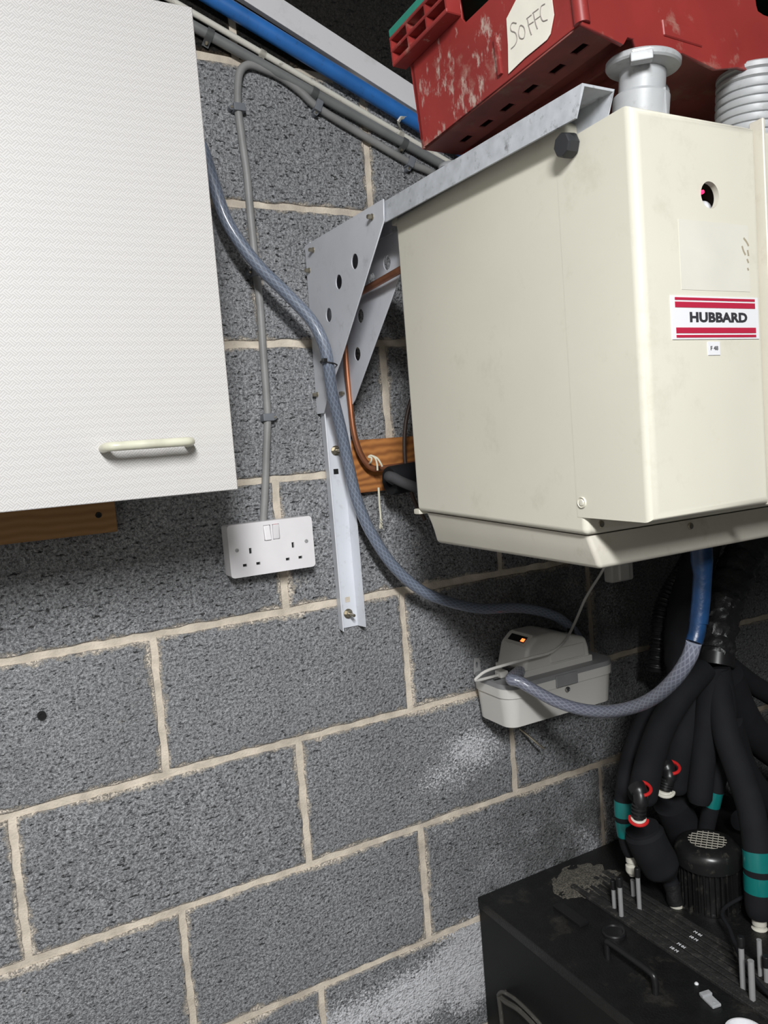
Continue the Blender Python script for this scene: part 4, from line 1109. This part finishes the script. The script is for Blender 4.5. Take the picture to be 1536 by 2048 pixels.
# things lying on the top
q = at(1421, 2001, 'z', ZT + .002)
bm = B(-.008, .008, -.015, .015, 0, .005, .0015); lathe(bm, [(.0022, .0), (.0022, .006), (0, .006)], (0, -.008, 0), (0, 0, 1), seg=10); box(bm, -.009, .009, .006, .015, .003, .008, .001)
bm.transform(Matrix.Translation((q.x, q.y, ZT)) @ Matrix.Rotation(-.2, 4, 'Z'))
o = obj('plastic_clip', bm, M_['grey_plastic']); tag(o, 'small loose grey plastic clip lying on the cooler top', 'clip')
q = at(1393, 1968, 'z', ZT)
o = obj('white_pellet', LT([(0, .003), (.002, .0026), (.0034, .001), (.0034, 0)], (q.x, q.y, ZT), (0, 0, 1), seg=12), M_['label_white']); tag(o, 'tiny white pellet lying near the grey clip on the cooler top', 'pellet')
q = at(1491, 2066, 'z', ZT + .02)
o = obj('white_cup', LT([(0, 0), (.022, 0), (.026, .02), (.0275, .020), (.0275, .022), (.025, .022), (.0235, .006), (0, .004)], (q.x, q.y, ZT), (0, 0, 1), seg=40), M_['label_white']); tag(o, 'white round cup cut off by the lower edge on the cooler top', 'cup')

# ------------------------------------------------------------------ motor on the top
mo = Vector((.895, -.276, ZT)); mh = .120
mt_ = thing('agitator_motor', 'black finned upright motor with a dusty wire grille on its cap', 'motor', mo)
obj('barrel', LT([(.046, 0), (.046, mh - .03), (.050, mh - .03), (0, mh - .03)], mo, (0, 0, 1), seg=40), M_['motor'], mt_)
bm = bmesh.new()
for k in range(34):
    t = 2 * PI * k / 34
    b2 = B(.044, .0535, -.0011, .0011, .008, mh - .032); b2.transform(Matrix.Translation(mo) @ Matrix.Rotation(t, 4, 'Z'))
    me = bpy.data.meshes.new('t'); b2.to_mesh(me); b2.free(); bm.from_mesh(me); bpy.data.meshes.remove(me)
fm = bm
finme = bpy.data.meshes.new('cooling_fin')
b2 = B(.044, .0535, -.0011, .0011, .008, mh - .032); b2.to_mesh(finme); b2.free(); finme.materials.append(M_['motor']); bm.free()
for k in range(34):
    f_ = link('cooling_fin', finme, None, mt_); f_.rotation_euler = (0, 0, 2 * PI * k / 34)
obj('base_flange', LT([(.054, 0), (.054, .006), (.046, .009)], mo, (0, 0, 1), seg=40), M_['motor'], mt_)
zc_ = mh - .034
cap = obj('fan_cowl', LT([(.0575, zc_), (.0580, zc_ + .018), (.0565, zc_ + .026), (.052, zc_ + .033), (.043, zc_ + .038), (.0335, zc_ + .0395), (.0325, zc_ + .034), (0, zc_ + .034)], mo, (0, 0, 1), seg=56), M_['motor'], mt_)
bm = bmesh.new(); R_ = .0335
for k in range(-3, 4):
    o_ = k * .0092; l_ = math.sqrt(max(R_ ** 2 - o_ ** 2, 0))
    for ang in (.62, .62 + PI / 2):
        u_ = Vector((math.cos(ang), math.sin(ang), 0)); n_ = Vector((-u_.y, u_.x, 0)); c_ = mo + Vector((0, 0, zc_ + .0385)) + n_ * o_
        tube(bm, [c_ - u_ * l_, c_ + u_ * l_], .00085, seg=5)
gw = obj('wire_grille', bm, M_['mesh'], cap)
q = at(1460, 1770, 'y', mo.y - .03)
bx_ = mo + Vector((.050, -.028, .035))
tbx = obj('terminal_box', B(bx_.x - .012, bx_.x + .024, bx_.y - .014, bx_.y + .018, mo.z + .02, mo.z + .062, .003), M_['motor'], mt_)
obj('cable_gland', LT([(.009, 0), (.009, .006), (.0065, .007), (.0065, .014), (.004, .016)], (bx_.x - .004, bx_.y - .014, mo.z + .040), (-.2, -1, -.1), seg=12), M_['chrome'], tbx)
obj('rating_label', B(mo.x + .060, mo.x + .085, mo.y - .030, mo.y - .010, ZT + .002, ZT + .006), M_['label_white'], mt_, smooth=False)
obj('fixing_lug', B(mo.x - .010, mo.x + .004, mo.y - .064, mo.y - .050, ZT, ZT + .008, .001), M_['motor'], mt_)
gl_ = Vector((bx_.x - .008, bx_.y - .030, mo.z + .038))
mcab = smooth_path([gl_, at(1446, 1820, 'z', ZT + .035), at(1460, 1860, 'z', ZT + .03), at(1478, 1908, 'z', ZT + .025), at(1502, 1948, 'z', ZT + .022), at(1540, 1990, 'z', ZT + .02), at(1600, 2040, 'z', ZT + .004)], 6)
o = obj('motor_cable', TB(mcab, .0033, seg=10), M_['foam']); tag(o, 'thin black cable trailing from the motor across the cooler top', 'cable')

# ================================================================== THE PYTHON OF BLACK INSULATED PIPES
def pth(pts): return smooth_path([at(x, y, 'y', d) for x, y, d in pts], 6)
def crinkle(bm, amp, sc):
    for v in bm.verts:
        n = noise.noise(v.co * sc) + .6 * noise.noise(Vector((v.co.x * 20, v.co.y * 20, v.co.z * sc * 3)))
        v.co += (v.co - (v.co + Vector((0, 0, 0)))) + Vector((n, noise.noise(v.co * sc + Vector((5, 1, 2))), n * .3)) * amp
    return bm
tk = [(1530, 1040, -.16), (1502, 1090, -.17), (1470, 1145, -.19), (1448, 1200, -.21), (1438, 1260, -.225), (1432, 1315, -.235)]
o_ = thing('wrapped_pipe_bundle', 'thick pipe bundle wrapped in crumpled black plastic beside the blue connector', 'pipe bundle', at(1448, 1200, 'y', -.21))
obj('plastic_wrap', crinkle(TB(smooth_path(pth(tk), 2), lambda t: (.041 - .010 * t) * (1 + .05 * math.sin(t * 47) + .04 * math.sin(t * 83)), seg=44), .0055, 110), M_['wrap'], o_)
obj('binding_tape', TB(pth([(1433, 1308, -.234), (1432, 1320, -.236), (1431, 1332, -.238)]), .0335, seg=24), M_['black'], o_)
# corrugated conduit in the shadow
cc_ = pth([(1385, 1110, -.10), (1362, 1150, -.10), (1335, 1195, -.10), (1322, 1240, -.10), (1318, 1290, -.10), (1312, 1345, -.10)])
nC = len(cc_); dense = []
for i in range(nC - 1):
    for k in range(5): dense.append(cc_[i].lerp(cc_[i + 1], k / 5))
Lc = [0]
for i in range(1, len(dense)): Lc.append(Lc[-1] + (dense[i] - dense[i - 1]).length)
o = obj('corrugated_conduit', TB(dense, lambda t: .0185 + .0020 * math.sin(t * Lc[-1] / .0085 * 2 * PI), seg=18), M_['wrap'])
tag(o, 'black corrugated conduit in deep shadow left of the blue connector', 'conduit')
dk = [(1412, 1075, -.14), (1392, 1140, -.145), (1372, 1210, -.15), (1362, 1290, -.16), (1372, 1360, -.18), (1395, 1400, -.2)]
o = obj('wrapped_pipe', crinkle(TB(smooth_path(pth(dk), 2), .033, seg=28), .003, 90), M_['foam'])
tag(o, 'black wrapped pipe in the shadow between corrugated conduit and blue connector', 'pipe')

def sleeve(label, pts, r0, r1=None, bands=(), name='insulated_pipe'):
    p = pth(pts); t = thing(name, label, 'insulated pipe', p[len(p) // 2]); r1 = r1 or r0
    def rf(u):
        base = r0 + (r1 - r0) * u
        if u > .97: base *= .80 + .2 * (1 - (u - .97) / .03)
        return base
    obj('foam_sleeve', TB(p, rf, seg=24), M_['foam'], t)
    n = len(p)
    for (a0, a1) in bands:
        i0, i1 = int(a0 * (n - 1)), max(int(a1 * (n - 1)), int(a0 * (n - 1)) + 1)
        seg_ = p[i0:i1 + 1]
        obj('tape_band', TB(seg_, (r0 + (r1 - r0) * (a0 + a1) / 2) * 1.035, seg=24), M_['teal'], t)
    return t, p
def bandfit(pts, y0, y1):
    """share of the path between two heights of the photograph"""
    ys_ = [q[1] for q in pts]; n = len(pts) - 1
    def f(y):
        for i in range(n):
            if ys_[i] <= y <= ys_[i + 1]: return (i + (y - ys_[i]) / (ys_[i + 1] - ys_[i])) / n
        return 0 if y < ys_[0] else 1
    return f(y0), f(y1)
P1 = [(1405, 1330, -.22), (1345, 1365, -.19), (1295, 1430, -.175), (1262, 1510, -.172), (1248, 1590, -.172), (1250, 1650, -.174), (1262, 1708, -.178)]
t1, p1_ = sleeve('narrow black insulated pipe nearest the wall with two teal tape bands', P1, .0185, .0165, [bandfit(P1, 1608, 1631), bandfit(P1, 1647, 1671)])
f0 = p1_[-1]
def push_fit(loc, ax, s=1, parent=None, label=None, name='push_fitting'):
    f = obj(name, LT([(.0085 * s, .004), (.0085 * s, -.002), (.0105 * s, -.003), (.0105 * s, -.012 * 1), (.0085 * s, -.014), (.0085 * s, -.018), (.0115 * s, -.020), (.0118 * s, -.030), (.0100 * s, -.034), (.0075 * s, -.036), (.0060 * s, -.040), (0, -.040)], loc, ax, seg=24), M_['fit_white'], parent, angle=30)
    if label: tag(f, label, 'fitting')
    return f
push_fit(Vector((sC[0].x, sC[0].y, f0.z - .002)), (0, 0, 1), 1, None, 'white push-fit connector under the narrow sleeve nearest the wall')
P2 = [(1410, 1338, -.245), (1370, 1380, -.245), (1330, 1440, -.24), (1303, 1510, -.235), (1288, 1575, -.23), (1283, 1603, -.228)]
sleeve('wide black insulated pipe ending above the left red-ringed elbow', P2, .0225, .0265)
P3 = [(1415, 1340, -.225), (1392, 1400, -.22), (1366, 1470, -.215), (1352, 1530, -.21), (1348, 1580, -.205)]
sleeve('wide black insulated pipe ending above the right red-ringed elbow', P3, .0250, .0275)
P4 = [(1428, 1338, -.25), (1418, 1400, -.25), (1410, 1470, -.25), (1404, 1540, -.25), (1398, 1606, -.25)]
sleeve('plain wide black insulated pipe hanging in the middle of the bundle', P4, .0230, .0225)
P5 = [(1440, 1338, -.26), (1452, 1400, -.265), (1452, 1470, -.265), (1440, 1540, -.26), (1425, 1600, -.25), (1412, 1660, -.235), (1404, 1720, -.22)]
sleeve('black insulated pipe with one teal tape band running down behind the motor', P5, .0185, .0140, [bandfit(P5, 1586, 1613)])
P6 = [(1432, 1340, -.25), (1440, 1410, -.268), (1455, 1480, -.292), (1478, 1545, -.32), (1502, 1620, -.345), (1514, 1700, -.365), (1517, 1770, -.37), (1518, 1832, -.37)]
t6, p6_ = sleeve('big black insulated pipe in front of the motor with two bright teal bands', P6, .0240, .0235, [bandfit(P6, 1708, 1735), bandfit(P6, 1751, 1782)])
push_fit(p6_[-1] + Vector((0, 0, -.002)), (0, 0, 1), 1.15, None, 'white push-fit connector under the big sleeve at the right edge')
P7 = [(1446, 1322, -.24), (1480, 1350, -.235), (1520, 1378, -.23), (1580, 1410, -.22), (1680, 1450, -.2)]
sleeve('upper black insulated pipe sweeping out of frame to the right', P7, .0200)
P8 = [(1450, 1350, -.25), (1478, 1420, -.235), (1515, 1475, -.22), (1575, 1520, -.2), (1670, 1560, -.18)]
sleeve('second black insulated pipe sweeping out of frame below the upper one', P8, .0330)
P9 = [(1452, 1440, -.24), (1480, 1530, -.22), (1520, 1590, -.2), (1590, 1640, -.18), (1680, 1670, -.16)]
sleeve('third black insulated pipe curving right behind the big taped one', P9, .0300)
P10 = [(1480, 1640, -.16), (1510, 1655, -.16), (1560, 1690, -.16), (1640, 1740, -.16)]
sleeve('lowest dark insulated pipe turning right behind the motor', P10, .022)
# the two fat lower sleeves
P11 = [(1284, 1655, -.215), (1298, 1690, -.22), (1318, 1725, -.225), (1336, 1752, -.232), (1345, 1775, -.238), (1352, 1806, -.243)]
p = pth(P11); t = thing('insulated_pipe', 'fat black sleeve under the left elbow, tapering down to the motor base', 'insulated pipe', p[len(p) // 2])
def rr(u): return .036 if .05 < u < .55 else (.031 if u <= .05 else (.036 - (.022) * min((u - .55) / .17, 1)))
obj('foam_sleeve', TB(p, rr, seg=28), M_['foam'], t)
i0 = int(.76 * (len(p) - 1)); obj('tape_wrap', crinkle(TB(p[i0:], .0150, seg=20), .0012, 120), M_['wrap'], t)
obj('end_ferrule', TB([p[-1], p[-1] + Vector((.001, 0, -.010))], .0125, seg=20), M_['fit_white'], t)
P12 = [(1342, 1605, -.19), (1358, 1640, -.188), (1376, 1680, -.185), (1392, 1715, -.182)]
sleeve('fat black sleeve under the right elbow, running down behind the motor', P12, .034, .036)

def elbow(px, py, px2, py2, Y, label, ring_top, ring_bot):
    a1 = at(px, py, 'y', Y); b1 = at(px2, py2, 'y', Y); t = thing('elbow_fitting', label, 'fitting', (a1 + b1) / 2)
    d = (b1 - a1).normalized()
    bm = bmesh.new()
    tube(bm, smooth_path([a1 + Vector((.004, .012, .010)), a1, a1.lerp(b1, .35) + Vector((-.001, -.004, 0)), a1.lerp(b1, .7), b1], 5), lambda u: .0150 if u < .25 else (.0125 if u < .55 else .0105), seg=18)
    for f in (.45, .60, .75, .9):
        c = a1.lerp(b1, f); lathe(bm, [(.0100, -.0022), (.0128, -.0016), (.0128, .0016), (.0100, .0022)], c, d, seg=18)
    obj('elbow_body', bm, M_['black'], t)
    def clip(c, r, mt, ax, a0, a1_):
        u_ = ax.orthogonal().normalized(); v_ = ax.cross(u_)
        # keep the ring's open side to the back
        front = (CAMLOC - c); front = (front - ax * front.dot(ax)).normalized(); v_ = ax.cross(front)
        pts = [c + (front * math.cos(q_) + v_ * math.sin(q_)) * r for q_ in [a0 + (a1_ - a0) * k / 12 for k in range(13)]]
        return TB(pts, .0030, seg=8)
    ax = Vector((-.2, -.25, .95)).normalized()
    c1 = a1 + Vector((.003, .0, .009))
    obj('locking_clip', clip(c1, .0165, None, ax, .1 * PI, .95 * PI), M_['fit_red'], t)
    c2 = b1 + Vector((0, 0, -.002))
    obj('collet', LT([(.0125, 0), (.0135, .003), (.0135, .008), (.0100, .010), (.0100, .004)], c2 - ax * .006, ax, seg=22), ring_bot[0], t)
    obj('locking_clip', clip(c2, .0150, None, ax, -.6 * PI, .5 * PI), ring_bot[1], t)
elbow(1280, 1588, 1277, 1636, -.262, 'black elbow fitting with red clips at both ends, left of the pair', M_['fit_red'], (M_['fit_white'], M_['fit_red']))
elbow(1338, 1545, 1330, 1580, -.245, 'black elbow fitting with a red clip above and white collar below', M_['fit_red'], (M_['fit_white'], M_['fit_white']))
